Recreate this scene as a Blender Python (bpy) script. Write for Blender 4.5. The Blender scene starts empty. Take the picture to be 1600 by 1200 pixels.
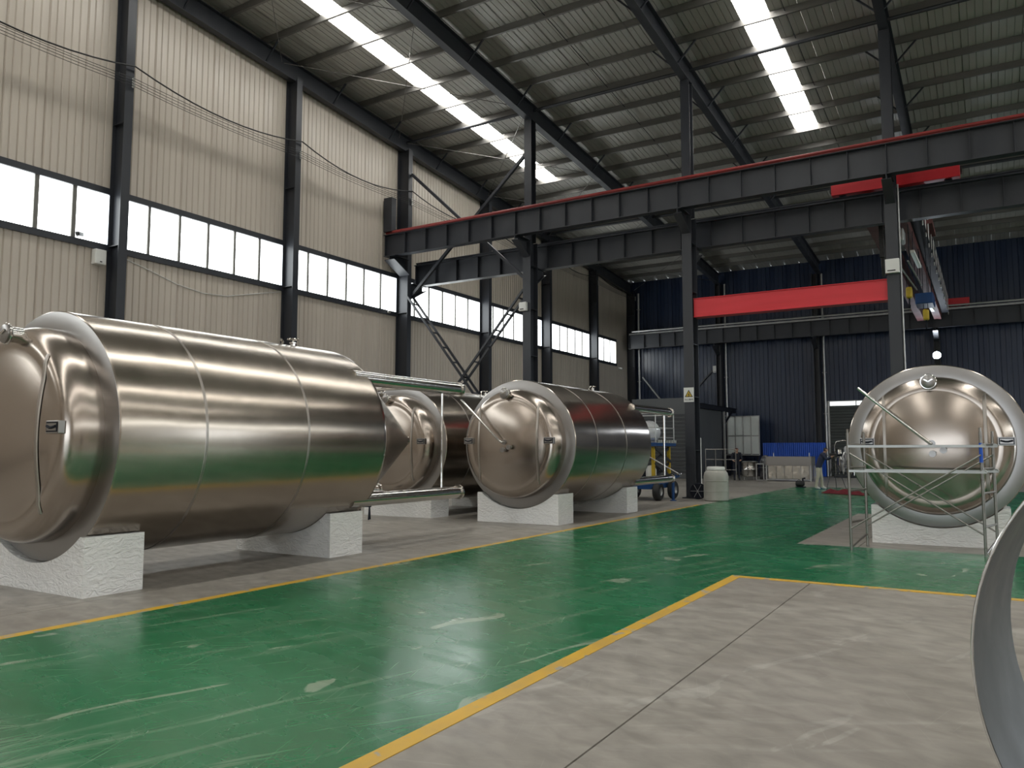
import bpy, math, random
from mathutils import Vector, Matrix
random.seed(7)
S = bpy.context.scene
COL = S.collection
PI = math.pi

# ------------------------------------------------------------------ camera
F_PX, CAM_H, PITCH, YAW = 1222.0, 1.52, math.radians(4.82), math.radians(31.2)
fw = Vector((-math.sin(YAW)*math.cos(PITCH), math.cos(YAW)*math.cos(PITCH), math.sin(PITCH)))
rt = Vector((math.cos(YAW), math.sin(YAW), 0))
up = rt.cross(fw)
cd = bpy.data.cameras.new('camera'); cam = bpy.data.objects.new('camera', cd); COL.objects.link(cam)
cd.sensor_width = 36; cd.lens = F_PX/1600*36; cd.clip_start = .05; cd.clip_end = 300
m3 = Matrix((rt, up, -fw)).transposed()
cam.matrix_world = Matrix.Translation((0, 0, CAM_H)) @ m3.to_4x4()
S.camera = cam

# ------------------------------------------------------------------ world, exposure
W = bpy.data.worlds.new('world'); S.world = W; W.use_nodes = True
bg = W.node_tree.nodes['Background']; bg.inputs[0].default_value = (.85, .93, 1, 1); bg.inputs[1].default_value = 4.0
S.view_settings.view_transform = 'Standard'; S.view_settings.look = 'None'
S.cycles.max_bounces = 8; S.cycles.caustics_reflective = False; S.cycles.caustics_refractive = False; S.cycles.sample_clamp_indirect = 6
S.view_settings.gamma = 1; S.view_settings.exposure = 0.0; S.view_settings.use_curve_mapping = False
WINDOW_L, SKY_L = 5.5, 13.0          # daylight glowing through the translucent panes

# ------------------------------------------------------------------ materials
def new_mat(name):
    m = bpy.data.materials.new(name); m.use_nodes = True
    return m, m.node_tree.nodes, m.node_tree.links, m.node_tree.nodes['Principled BSDF']
def rgba(c): return (c[0], c[1], c[2], 1)
def mat(name, col, rough=.5, metal=0., col2=None, scale=(3, 3, 3), amount=.5, bump=0., bscale=None, rvar=0., coat=0., space='Object', spec=.5):
    m, N, L, b = new_mat(name)
    b.inputs['Base Color'].default_value = rgba(col); b.inputs['Roughness'].default_value = rough
    b.inputs['Metallic'].default_value = metal; b.inputs['Coat Weight'].default_value = coat
    b.inputs['Specular IOR Level'].default_value = spec
    if col2 or bump or rvar:
        if space == 'World':
            src = N.new('ShaderNodeNewGeometry').outputs['Position']
        else:
            src = N.new('ShaderNodeTexCoord').outputs['Object']
        mp = N.new('ShaderNodeMapping'); mp.inputs['Scale'].default_value = scale; L.new(src, mp.inputs['Vector'])
        n = N.new('ShaderNodeTexNoise'); n.inputs['Detail'].default_value = 5; n.inputs['Scale'].default_value = 1
        L.new(mp.outputs[0], n.inputs['Vector'])
        if col2:
            r = N.new('ShaderNodeValToRGB'); e = r.color_ramp.elements
            e[0].position = .5-.25*amount; e[1].position = .5+.35*amount
            e[0].color = rgba(col); e[1].color = rgba(col2)
            L.new(n.outputs['Fac'], r.inputs[0]); L.new(r.outputs[0], b.inputs['Base Color'])
        if rvar:
            mr = N.new('ShaderNodeMapRange'); mr.inputs[1].default_value = .3; mr.inputs[2].default_value = .7
            mr.inputs[3].default_value = rough-rvar; mr.inputs[4].default_value = rough+rvar
            L.new(n.outputs['Fac'], mr.inputs[0]); L.new(mr.outputs[0], b.inputs['Roughness'])
        if bump:
            n2 = n
            if bscale:
                mp2 = N.new('ShaderNodeMapping'); mp2.inputs['Scale'].default_value = bscale; L.new(src, mp2.inputs['Vector'])
                n2 = N.new('ShaderNodeTexNoise'); n2.inputs['Detail'].default_value = 3; n2.inputs['Scale'].default_value = 1
                L.new(mp2.outputs[0], n2.inputs['Vector'])
            bm = N.new('ShaderNodeBump'); bm.inputs['Strength'].default_value = 1; bm.inputs['Distance'].default_value = bump
            L.new(n2.outputs['Fac'], bm.inputs['Height']); L.new(bm.outputs[0], b.inputs['Normal'])
    return m
def emis(name, col, strength):
    m, N, L, b = new_mat(name)
    b.inputs['Base Color'].default_value = rgba((.8, .8, .8)); b.inputs['Roughness'].default_value = .4
    b.inputs['Emission Color'].default_value = rgba(col); b.inputs['Emission Strength'].default_value = strength
    return m

M = {}
M['wall'] = mat('beige_wall_sheet', (.51, .452, .388), .34, 0, (.57, .51, .44), (2, 2, .4), .8, .0015, (1.2, 1.2, .5), .06)
M['navy'] = mat('navy_wall_sheet', (.016, .027, .06), .28, 0, (.026, .04, .08), (1.5, 1.5, .3), .8, .004, (3, 3, 1.2), .08)
M['roof'] = mat('grey_roof_sheet', (.40, .39, .36), .42, .25, (.48, .47, .44), (.8, .2, 1), .8, .003, (3, .8, 1), .06)
M['purlin'] = mat('galvanised_purlin', (.16, .155, .145), .38, .55, (.22, .21, .20), (.5, 3, 3), .8)
M['steel'] = mat('charcoal_painted_steel', (.022, .025, .033), .42, 0, (.036, .039, .046), (2, 2, .6), .9, 0, None, .08)
M['steel2'] = mat('navy_black_painted_steel', (.011, .013, .02), .7, 0, (.018, .02, .03), (1, 1, 1), .8, 0, None, 0, 0, 'Object', .2)
M['galv'] = mat('light_galvanised_steel', (.42, .43, .43), .38, .6, (.55, .55, .55), (4, 4, 4), .8)
M['frame'] = mat('window_bar', (.16, .155, .14), .5)
M['pane'] = emis('daylit_window_sheet', (.95, 1.0, 1.0), WINDOW_L)
M['sky'] = emis('daylit_skylight_sheet', (1, .99, .94), SKY_L)
M['red'] = mat('red_crane_paint', (.62, .022, .032), .42, 0, (.72, .035, .05), (.6, 2, 6), .9)
M['rail'] = mat('red_rail_paint', (.20, .018, .018), .5, 0, (.30, .035, .03), (1, 3, 3), .8)
M['maroon'] = mat('dusty_maroon_paint', (.13, .045, .045), .7, 0, (.19, .085, .085), (2, 2, 2), .8, 0, None, 0, 0, 'Object', .25)
M['yellow'] = mat('yellow_paint', (.62, .43, .03), .5, 0, (.45, .3, .03), (5, 5, 5), .6)
M['blue'] = mat('blue_paint', (.008, .05, .17), .4, 0, (.012, .07, .24), (3, 3, 1), .7)
M['blue_sheet'] = mat('bright_blue_sheet', (.01, .09, .55), .35, 0, (.015, .11, .65), (1, 1, 1), .7, .004, (3, 3, 2))
M['black'] = mat('black_rubber', (.012, .012, .013), .65, 0, (.03, .03, .03), (9, 9, 9), .6)
M['white'] = mat('white_enamel', (.72, .72, .69), .45)
M['greywall'] = mat('grey_room_panel', (.10, .108, .112), .45, 0, (.13, .135, .14), (.8, .8, .3), .8)
M['darkgrey'] = mat('dark_grey_sheet', (.05, .055, .06), .65, 0, (.07, .075, .08), (1, 1, .4), .8)
M['copper'] = mat('white_cable_fitting', (.6, .6, .58), .4)

def stainless(name, col, rough, wob, wscale, grain, cv=.12, rv=.18):
    m, N, L, b = new_mat(name)
    b.inputs['Metallic'].default_value = 1
    tc = N.new('ShaderNodeTexCoord').outputs['Object']
    mp = N.new('ShaderNodeMapping'); mp.inputs['Scale'].default_value = grain; L.new(tc, mp.inputs['Vector'])
    n = N.new('ShaderNodeTexNoise'); n.inputs['Detail'].default_value = 6; n.inputs['Scale'].default_value = 1; L.new(mp.outputs[0], n.inputs['Vector'])
    r = N.new('ShaderNodeValToRGB'); e = r.color_ramp.elements
    e[0].position = .3; e[1].position = .75
    e[0].color = rgba([c*(1-cv) for c in col]); e[1].color = rgba(col)
    L.new(n.outputs['Fac'], r.inputs[0]); L.new(r.outputs[0], b.inputs['Base Color'])
    mr = N.new('ShaderNodeMapRange'); mr.inputs[1].default_value = .3; mr.inputs[2].default_value = .7
    mr.inputs[3].default_value = rough*(1-rv); mr.inputs[4].default_value = rough*(1+rv)
    L.new(n.outputs['Fac'], mr.inputs[0]); L.new(mr.outputs[0], b.inputs['Roughness'])
    mp2 = N.new('ShaderNodeMapping'); mp2.inputs['Scale'].default_value = wscale; L.new(tc, mp2.inputs['Vector'])
    n2 = N.new('ShaderNodeTexNoise'); n2.inputs['Detail'].default_value = 1.5; n2.inputs['Scale'].default_value = 1; L.new(mp2.outputs[0], n2.inputs['Vector'])
    bm = N.new('ShaderNodeBump'); bm.inputs['Distance'].default_value = wob; L.new(n2.outputs['Fac'], bm.inputs['Height'])
    L.new(bm.outputs[0], b.inputs['Normal'])
    return m
M['shell'] = stainless('brushed_stainless_shell', (.47, .41, .35), .22, .012, (1.2, .7, 1.2), (2, 5, 2), .05, .08)
_n = M['shell'].node_tree; _tn = _n.nodes.new('ShaderNodeTangent'); _tn.direction_type = 'RADIAL'; _tn.axis = 'Y'
_b = _n.nodes['Principled BSDF']; _n.links.new(_tn.outputs[0], _b.inputs['Tangent']); _b.inputs['Anisotropic'].default_value = .5; _b.inputs['Anisotropic Rotation'].default_value = .25
M['seam'] = stainless('ground_weld_band', (.40, .365, .33), .34, .002, (4, 4, 4), (6, 6, 6))
M['dish'] = stainless('brushed_stainless_dish', (.42, .365, .32), .225, .03, (.75, .75, .75), (1, 1, 1), .03, .05)
M['collar'] = stainless('satin_stainless_collar', (.35, .338, .33), .31, .0005, (1.6, 1.6, 1.6), (3, 3, 3), .05, .05)
M['chrome'] = stainless('bright_stainless_tube', (.66, .64, .61), .16, .003, (8, 8, 8), (20, 20, 20))
M['sheet'] = stainless('grey_rolled_steel', (.15, .157, .163), .5, .004, (2, 2, 2), (4, 4, 4))
M['pipe'] = stainless('scaffold_tube', (.32, .31, .295), .32, .004, (8, 8, 8), (14, 14, 14))

# foam block in stretch film
def foam():
    m, N, L, b = new_mat('foam_block_in_film')
    b.inputs['Base Color'].default_value = rgba((.88, .88, .87)); b.inputs['Roughness'].default_value = .45
    b.inputs['Coat Weight'].default_value = 1; b.inputs['Coat Roughness'].default_value = .1
    tc = N.new('ShaderNodeTexCoord').outputs['Object']
    mp = N.new('ShaderNodeMapping'); mp.inputs['Scale'].default_value = (4, 4, 9); mp.inputs['Rotation'].default_value = (.5, .6, .3); L.new(tc, mp.inputs['Vector'])
    n = N.new('ShaderNodeTexNoise'); n.inputs['Scale'].default_value = 1.6; n.inputs['Detail'].default_value = 6; n.inputs['Distortion'].default_value = 2.0; L.new(mp.outputs[0], n.inputs['Vector'])
    bm = N.new('ShaderNodeBump'); bm.inputs['Distance'].default_value = .03; bm.inputs['Strength'].default_value = 1
    L.new(n.outputs['Fac'], bm.inputs['Height']); L.new(bm.outputs[0], b.inputs['Normal']); L.new(bm.outputs[0], b.inputs['Coat Normal'])
    return m
M['foam'] = foam()

def floor_mat(name, base, alt, wear, rough, wear_amt, streak_rot, coat, patch=.665, mottle=.3, scratch=.4):
    m, N, L, b = new_mat(name)
    pos = N.new('ShaderNodeNewGeometry').outputs['Position']
    def noise(scale, detail, rot=0, dist=0., stretch=(1, 1, 1)):
        m0 = N.new('ShaderNodeMapping'); m0.inputs['Rotation'].default_value = (0, 0, rot); L.new(pos, m0.inputs['Vector'])
        mp = N.new('ShaderNodeMapping'); mp.inputs['Scale'].default_value = stretch; L.new(m0.outputs[0], mp.inputs['Vector'])
        n = N.new('ShaderNodeTexNoise'); n.inputs['Scale'].default_value = scale; n.inputs['Detail'].default_value = detail; n.inputs['Distortion'].default_value = dist
        L.new(mp.outputs[0], n.inputs['Vector']); return n.outputs['Fac']
    def ramp(f, a, bb):
        mr = N.new('ShaderNodeMapRange'); mr.inputs[1].default_value = a; mr.inputs[2].default_value = bb; L.new(f, mr.inputs[0]); return mr.outputs[0]
    def mix(f, c1, c2):
        mx = N.new('ShaderNodeMix'); mx.data_type = 'RGBA'; L.new(f, mx.inputs['Factor'])
        for i, c in ((6, c1), (7, c2)):
            if isinstance(c, tuple): mx.inputs[i].default_value = c
            else: L.new(c, mx.inputs[i])
        return mx.outputs[2]
    big = ramp(noise(.5, 4), .35, .68)
    c = mix(big, rgba(base), rgba(alt))
    # tyre scuffs and bare patches: long thin streaks along the traffic
    s1 = ramp(noise(1.0, 7, streak_rot, .6, (7.5, .5, 1)), .58, .72)
    s2 = ramp(noise(1.0, 5, streak_rot+.3, .3, (22, 1.0, 1)), .60, .72)
    pt = ramp(noise(1.3, 6, .3, .8, (2.2, .8, 1)), patch, patch+.03)
    mul = N.new('ShaderNodeMath'); mul.operation = 'MULTIPLY'; L.new(s1, mul.inputs[0]); mul.inputs[1].default_value = wear_amt
    mul2 = N.new('ShaderNodeMath'); mul2.operation = 'MULTIPLY'; L.new(s2, mul2.inputs[0]); mul2.inputs[1].default_value = wear_amt*.8
    mul3 = N.new('ShaderNodeMath'); mul3.operation = 'MULTIPLY'; L.new(pt, mul3.inputs[0]); mul3.inputs[1].default_value = min(1, wear_amt*2)
    c = mix(mul.outputs[0], c, rgba(wear)); c = mix(mul2.outputs[0], c, rgba(wear)); c = mix(mul3.outputs[0], c, rgba([w*.9 for w in wear]))
    mot = ramp(noise(4.0, 8, .4, .4, (1, 1.6, 1)), .38, .66)
    mm = N.new('ShaderNodeMath'); mm.operation = 'MULTIPLY'; L.new(mot, mm.inputs[0]); mm.inputs[1].default_value = mottle
    c = mix(mm.outputs[0], c, rgba([q*.62 for q in base]))
    for k, (rot, st) in enumerate(((.95, (60, .9, 1)), (.25, (75, .7, 1)), (-.35, (70, 1.2, 1)))):
        sc_ = ramp(noise(1.0, 2, rot, .2, st), .68, .74)
        ms = N.new('ShaderNodeMath'); ms.operation = 'MULTIPLY'; L.new(sc_, ms.inputs[0]); ms.inputs[1].default_value = scratch
        c = mix(ms.outputs[0], c, rgba(wear))
    L.new(c, b.inputs['Base Color'])
    mr = N.new('ShaderNodeMapRange'); mr.inputs[1].default_value = .3; mr.inputs[2].default_value = .7; mr.inputs[3].default_value = rough*.8; mr.inputs[4].default_value = rough*1.3
    L.new(noise(2.2, 5, .2, .5, (.6, 2, 1)), mr.inputs[0]); L.new(mr.outputs[0], b.inputs['Roughness'])
    bm = N.new('ShaderNodeBump'); bm.inputs['Distance'].default_value = .0015
    L.new(noise(3.0, 4, .1, 0, (1, 2, 1)), bm.inputs['Height']); L.new(bm.outputs[0], b.inputs['Normal'])
    b.inputs['Coat Weight'].default_value = coat; b.inputs['Coat Roughness'].default_value = rough*.7
    return m
M['concrete'] = floor_mat('worn_concrete', (.28, .255, .222), (.375, .348, .308), (.52, .495, .45), .42, .28, 1.0, 0, .625, .55, .15)
M['green'] = floor_mat('green_floor_paint', (.008, .135, .05), (.016, .19, .078), (.30, .40, .28), .25, .45, .25, .15, .66, .18, .6)
def line_mat():
    m, N, L, b = new_mat('yellow_line_paint')
    pos = N.new('ShaderNodeNewGeometry').outputs['Position']
    def nz(sc, a, c_, st=(1, 1, 1)):
        mp = N.new('ShaderNodeMapping'); mp.inputs['Scale'].default_value = st; L.new(pos, mp.inputs['Vector'])
        n = N.new('ShaderNodeTexNoise'); n.inputs['Scale'].default_value = sc; n.inputs['Detail'].default_value = 6; L.new(mp.outputs[0], n.inputs['Vector'])
        mr = N.new('ShaderNodeMapRange'); mr.inputs[1].default_value = a; mr.inputs[2].default_value = c_; L.new(n.outputs['Fac'], mr.inputs[0]); return mr.outputs[0]
    def mx(f, a, c_):
        q = N.new('ShaderNodeMix'); q.data_type = 'RGBA'; L.new(f, q.inputs['Factor'])
        for k, v in ((6, a), (7, c_)):
            if isinstance(v, tuple): q.inputs[k].default_value = v
            else: L.new(v, q.inputs[k])
        return q.outputs[2]
    c = mx(nz(2.5, .35, .7), (.68, .40, .025, 1), (.55, .34, .06, 1))
    c = mx(nz(5.5, .60, .64), c, (.36, .33, .28, 1)); c = mx(nz(1.2, .62, .68, (3, 3, 1)), c, (.42, .36, .24, 1))
    L.new(c, b.inputs['Base Color']); b.inputs['Roughness'].default_value = .45
    return m
M['line'] = line_mat()

# ------------------------------------------------------------------ mesh helpers
class MB:
    def __init__(s): s.v = []; s.f = []
    def add(s, vs, fs):
        o = len(s.v); s.v += [tuple(v) for v in vs]; s.f += [tuple(i+o for i in f) for f in fs]; return s
    def box(s, x0, y0, z0, x1, y1, z1):
        return s.add([(x0,y0,z0),(x1,y0,z0),(x1,y1,z0),(x0,y1,z0),(x0,y0,z1),(x1,y0,z1),(x1,y1,z1),(x0,y1,z1)],
                     [(0,3,2,1),(4,5,6,7),(0,1,5,4),(1,2,6,5),(2,3,7,6),(3,0,4,7)])
    def bar(s, p0, p1, w, h, upv=(0, 0, 1)):
        p0, p1 = Vector(p0), Vector(p1); d = (p1-p0).normalized(); u = Vector(upv)
        a = d.cross(u)
        if a.length < 1e-4: a = d.cross(Vector((0, 1, 0)))
        a.normalize(); c = a.cross(d)
        P = []
        for p in (p0, p1):
            for i, j in ((-1,-1),(1,-1),(1,1),(-1,1)): P.append(p+a*i*w/2+c*j*h/2)
        return s.add(P, [(0,1,2,3),(7,6,5,4),(0,4,5,1),(1,5,6,2),(2,6,7,3),(3,7,4,0)])
    def tube(s, pts, r, n=10, cap=True, closed=False):
        pts = [Vector(p) for p in pts]; rr = r if isinstance(r, (list, tuple)) else [r]*len(pts)
        o = len(s.v); ref = None; k = len(pts)
        for i, p in enumerate(pts):
            if closed: d = pts[(i+1) % k]-pts[i-1]
            else: d = pts[min(i+1, k-1)]-pts[max(i-1, 0)]
            d.normalize()
            if ref is None: ref = d.orthogonal().normalized()
            a = (ref-d*ref.dot(d)); a = a.normalized() if a.length > 1e-5 else d.orthogonal().normalized(); ref = a; b = d.cross(a)
            for j in range(n):
                t = 2*PI*j/n; s.v.append(tuple(p+(a*math.cos(t)+b*math.sin(t))*rr[i]))
        for i in range(k if closed else k-1):
            for j in range(n):
                i2 = (i+1) % k
                s.f.append((o+i*n+j, o+i*n+(j+1) % n, o+i2*n+(j+1) % n, o+i2*n+j))
        if cap and not closed:
            s.f.append(tuple(o+j for j in reversed(range(n)))); s.f.append(tuple(o+(k-1)*n+j for j in range(n)))
        return s
    def lathe(s, prof, c, axis='y', n=64):
        """prof: list of (r, t) along the axis from c"""
        o = len(s.v); cx, cy, cz = c
        for r, t in prof:
            for j in range(n):
                a = 2*PI*j/n
                if axis == 'y': s.v.append((cx+r*math.cos(a), cy+t, cz+r*math.sin(a)))
                elif axis == 'z': s.v.append((cx+r*math.cos(a), cy+r*math.sin(a), cz+t))
                else: s.v.append((cx+t, cy+r*math.cos(a), cz+r*math.sin(a)))
        flip = axis == 'y'
        for i in range(len(prof)-1):
            for j in range(n):
                q = (o+i*n+j, o+i*n+(j+1) % n, o+(i+1)*n+(j+1) % n, o+(i+1)*n+j)
                s.f.append(q[::-1] if flip else q)
        return s
    def prism(s, poly, axis, t0, t1):
        """poly (a,b) extruded along axis: x->(y,z)  y->(x,z)  z->(x,y)"""
        k = len(poly); P = []
        for t in (t0, t1):
            for a, b in poly: P.append((t, a, b) if axis == 'x' else (a, t, b) if axis == 'y' else (a, b, t))
        return s.add(P, [tuple(range(k)), tuple(reversed(range(k, 2*k)))]+[(i, k+i, k+(i+1) % k, (i+1) % k) for i in range(k)])
    def ibeam(s, p0, p1, w, h, tf=.02, tw=.014, upv=(0, 0, 1)):
        p0, p1 = Vector(p0), Vector(p1); d = (p1-p0).normalized(); u = Vector(upv); a = d.cross(u).normalized(); c = a.cross(d)
        for sg in (-1, 1): s.bar(p0+c*sg*(h-tf)/2, p1+c*sg*(h-tf)/2, w, tf, upv)
        return s.bar(p0, p1, tw, h-2*tf, upv)
    def mesh(s, name):
        me = bpy.data.meshes.new(name); me.from_pydata(s.v, [], s.f); me.update(); return me
    def build(s, name, m, parent=None, smooth=False, bevel=0):
        off = Vector((0, 0, 0)); q = parent
        while q is not None: off += Vector(q.location); q = q.parent
        if off.length > 0: s.v = [tuple(Vector(v)-off) for v in s.v]
        me = s.mesh(name); me.materials.append(m)
        o = bpy.data.objects.new(name, me); COL.objects.link(o); o.parent = parent
        import bmesh
        bm = bmesh.new(); bm.from_mesh(me); bmesh.ops.recalc_face_normals(bm, faces=bm.faces); bm.to_mesh(me); bm.free()
        if smooth:
            for p in me.polygons: p.use_smooth = True
            me.set_sharp_from_angle(angle=math.radians(38))
        if bevel:
            b = o.modifiers.new('bevel', 'BEVEL'); b.width = bevel; b.segments = 2; b.limit_method = 'ANGLE'
        return o
def tag(o, label, cat, group=None, kind=None):
    o['label'] = label; o['category'] = cat
    if group: o['group'] = group
    if kind: o['kind'] = kind
    return o
def thing(name, loc, label, cat, group=None, kind=None):
    o = bpy.data.objects.new(name, None); COL.objects.link(o); o.location = loc; o.empty_display_size = .2
    return tag(o, label, cat, group, kind)
def inst(name, me, loc, parent, scale=(1, 1, 1), rot=(0, 0, 0)):
    o = bpy.data.objects.new(name, me); COL.objects.link(o); o.parent = parent
    off = Vector((0, 0, 0)); q = parent
    while q is not None: off += Vector(q.location); q = q.parent
    o.location = Vector(loc)-off; o.scale = scale; o.rotation_euler = rot
    return o
def add_tree(o, parent=None):
    c = o.copy(); COL.objects.link(c); c.parent = parent
    for ch in list(o.children): add_tree(ch, c)
    return c

# ------------------------------------------------------------------ the grid of the hall
XW, YF, XR, YB = -20.2, 48.5, 22.0, -24.0       # inner faces of left, far, right and back walls
ROW = 24.44
XS = [-20.0, -14.02, -8.04, -2.06, 3.92]
YS = [.4, 6.3, 12.25, 18.4, 24.4, 30.5, 36.5, 42.4, 48.2]
def zu(y): return 14.6-.078*(abs(y-.4)+.4-13)    # underside of the rafters, ridge at y = .4
ZW0, ZW1 = 7.05, 8.45

# ------------------------------------------------------------------ floor
floor = MB().box(XW-.3, YB-.3, -.4, XR+.3, YF+.3, -.03).build('floor', M['concrete'])
tag(floor, 'concrete factory floor with a green painted aisle and yellow lines', 'floor', kind='structure')
jx = [XW-.2, -13.8, -7.8, -1.8, 4.2, 10.2, 16.2, XR+.2]; jy = [YB-.2, -14.4, -8.4, -2.4, 9.64, 15.6, 21.6, 27.6, 33.6, 39.6, 45.6, YF+.2]
for i in range(len(jx)-1):
    for j in range(len(jy)-1):
        MB().box(jx[i]+.006, jy[j]+.006, -.03, jx[i+1]-.006, jy[j+1]-.006, 0).build('concrete_slab', M['concrete'], floor)
def paint(x0, y0, x1, y1, m='green', z=.004, name='painted_aisle'):
    return MB().box(x0, y0, .0005, x1, y1, z).build(name, M[m], floor)
AL, AR, CY0, CY1 = -6.84, -2.72, 9.66, 13.42
paint(AL, YB, AR, 34)
paint(AR, CY0, XR, CY1)
paint(AR, 20.5, XR, 34)
paint(AL-.12, YB, AL, 21.5, 'line', .005, 'yellow_line')
paint(AR, YB, AR+.12, CY0-.12, 'line', .005, 'yellow_line')
paint(AR, CY0-.12, XR, CY0, 'line', .005, 'yellow_line')

# ------------------------------------------------------------------ ribbed sheets
def ribbed(w, t, n, gw, gd, name, m):
    """sheet 1 m tall (z), width w along x, face towards -y at y=0, back at y=t, n flats parted by grooves"""
    p = []; pitch = w/n
    for i in range(n):
        x = i*pitch; g = gw*(1.6 if i == 0 else 1); d = gd*(1.6 if i == 0 else 1)
        p += [(x, d), (x+g*.5, d), (x+g, 0), (x+pitch-.0, 0)]
    vs = []; fs = []
    k = len(p)
    for z in (0, 1):
        for x, y in p: vs.append((x, y, z))
    fs += [(i, i+1, k+i+1, k+i) for i in range(k-1)]
    vs += [(0, t, 0), (w, t, 0), (w, t, 1), (0, t, 1)]; q = 2*k
    fs += [(q+1, q, q+3, q+2), (0, k, q+3, q), (k-1, q+1, q+2, 2*k-1)]
    mb = MB().add(vs, fs); me = mb.mesh(name); me.materials.append(m); return me
wallsheet = ribbed(1.0, .08, 5, .05, .03, 'wall_panel', M['wall'])
navysheet = ribbed(1.0, .08, 4, .04, .018, 'wall_panel', M['navy'])

# left wall
wl = MB().box(XW-.12, YB, 0, XW+.03, YF, .25).build('wall_left', M['darkgrey'])
tag(wl, 'beige ribbed sheet wall with a long window band on the left', 'wall', kind='structure')
def left_panel(y, h0, h1, w=1.0):
    # face towards +x : rotate so that local x -> +y and local -y -> +x
    return inst('wall_panel', wallsheet, (XW, y, h0), wl, (w, 1, h1-h0), (0, 0, PI/2))
y = YF
pitch = 1.0
ys = [6.3+i*1.0 for i in range(43)]
for y in ys:
    w = min(1.0, YF-y)
    if w < .1: continue
    left_panel(y, .25, ZW0-.16, w)
    left_panel(y, ZW1+.16, zu(y)+.88, w)
MB().box(XW-.08, YB, .25, XW, 6.3, ZW0-.16).build('wall_panel', M['wall'], wl)
MB().prism([(YB, ZW1+.16), (6.3, ZW1+.16), (6.3, zu(6.3)+.88), (.4, zu(.4)+.88), (YB, zu(YB)+.88)], 'x', XW-.08, XW).build('wall_panel', M['wall'], wl)

def window_band(name, axis, wallpos, a0, a1, n, face, label, thick=.035):
    """axis 'y': window in a wall x=wallpos, from y=a0 to a1; face = +1 if the room lies at larger coordinates"""
    c = (wallpos, (a0+a1)/2, ZW0) if axis == 'y' else ((a0+a1)/2, wallpos, ZW0)
    t = thing(name, c, label, 'window', 'milky window strips', 'structure')
    def bx(d0, d1, b0, b1, z0, z1):
        d0, d1 = sorted((wallpos+face*d0, wallpos+face*d1))
        return MB().box(d0, b0, z0, d1, b1, z1) if axis == 'y' else MB().box(b0, d0, z0, b1, d1, z1)
    bx(-.06, .05, a0, a1, ZW1-.005, ZW1+.17).build('window_head', M['steel'], t)
    bx(-.06, .07, a0, a1, ZW0-.17, ZW0+.005).build('window_sill', M['steel'], t)
    st = (a1-a0)/n
    for i in range(n):
        bx(-.05, -.03, a0+i*st+.02, a0+(i+1)*st-.02, ZW0, ZW1).build('pane', M['pane'], t)
        if i: bx(-.06, .02, a0+i*st-thick/2, a0+i*st+thick/2, ZW0, ZW1).build('mullion', M['frame'], t)
    return t
wn = 0
wlabels = {1: 'milky window strip at the left edge of the picture, before the first column', 2: 'milky window strip between the two nearest wall columns', 3: 'milky window strip just left of the crane girder end',
           4: 'milky window strip behind the crossed lattice braces, left part', 5: 'milky window strip behind the column carrying crossed braces', 6: 'milky window strip above the middle silver tank', 7: 'short milky window farthest along the left wall'}
for i in range(len(YS)-1):
    a0, a1 = YS[i]+.1, YS[i+1]-.1
    wn += 1
    if i == len(YS)-2: a1 = 46.3
    window_band('window_%d' % wn, 'y', XW, a0, a1, 6 if i < 7 else 4, 1, wlabels.get(i, 'milky window strip of the left wall beside the camera'), .11 if i == 1 else .075)
# wall piece beyond the last window
MB().box(XW-.08, 46.3, ZW0-.17, XW, YF, ZW1+.17).build('wall_panel', M['wall'], wl)
MB().box(XW-.08, YB, ZW0-.17, XW, YS[0]+.1-6.1*2, ZW1+.17).build('wall_panel', M['wall'], wl)
for i in range(2):
    wn += 1; window_band('window_%d' % wn, 'y', XW, .3-6.1*(i+1), .3-6.1*i, 6, 1, 'milky window strip of the left wall behind the camera')

# far wall
wf = MB().box(XW, YF-.02, 0, XR, YF+.12, .2).build('wall_far', M['darkgrey'])
tag(wf, 'dark navy ribbed sheet wall across the far end', 'wall', kind='structure')
DX0, DX1, DZ = -7.8, -3.4, 4.32
x = XW
while x < 4:
    h0 = .2
    if x+1.0 > DX0 and x < DX1: h0 = DZ
    # face towards -y
    inst('wall_panel', navysheet, (x, YF, h0), wf, (1, 1, zu(YF)+.9-h0))
    x += 1.0
MB().box(x, YF, .2, XR, YF+.08, zu(YF)+.9).build('wall_panel', M['navy'], wf)
MB().box(-8.2, YF, 0, DX0, YF+.08, DZ).build('wall_panel', M['navy'], wf)
MB().box(DX1, YF, 0, -3.2+.0, YF+.08, DZ).build('wall_panel', M['navy'], wf)

# right wall and back wall (behind the camera): same build, coarser
def plain_wall(name, axis, pos, a0, a1, face, label):
    rr = thing(name, (pos, (a0+a1)/2, 0) if axis == 'y' else ((a0+a1)/2, pos, 0), label, 'wall', None, 'structure')
    d0, d1 = sorted((pos, pos-face*.08))
    for z0, z1 in ((0, ZW0-.16), (ZW1+.16, None)):
        if axis == 'y':
            if z1 is None: MB().prism([(a0, z0), (a1, z0), (a1, zu(a1)+.9), (.4, zu(.4)+.9), (a0, zu(a0)+.9)], 'x', d0, d1).build('wall_panel', M['wall'], rr)
            else:
                for b0, b1, c0 in ((a0, 29, z0), (29, 45, 5.5), (45, a1, z0)): MB().box(d0, b0, c0, d1, b1, z1).build('wall_panel', M['wall'], rr)  # unseen doorway gap, added to let daylight into the far bay
        else: MB().box(a0, d0, z0, a1, d1, z1 or zu(pos)+.9).build('wall_panel', M['wall'], rr)
plain_wall('wall_right', 'y', XR, YB, YF, -1, 'beige sheet wall with windows on the right of the hall')
wb = thing('wall_back', (0, YB, 0), 'beige sheet wall with a wide open doorway behind the camera', 'wall', None, 'structure')
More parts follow.
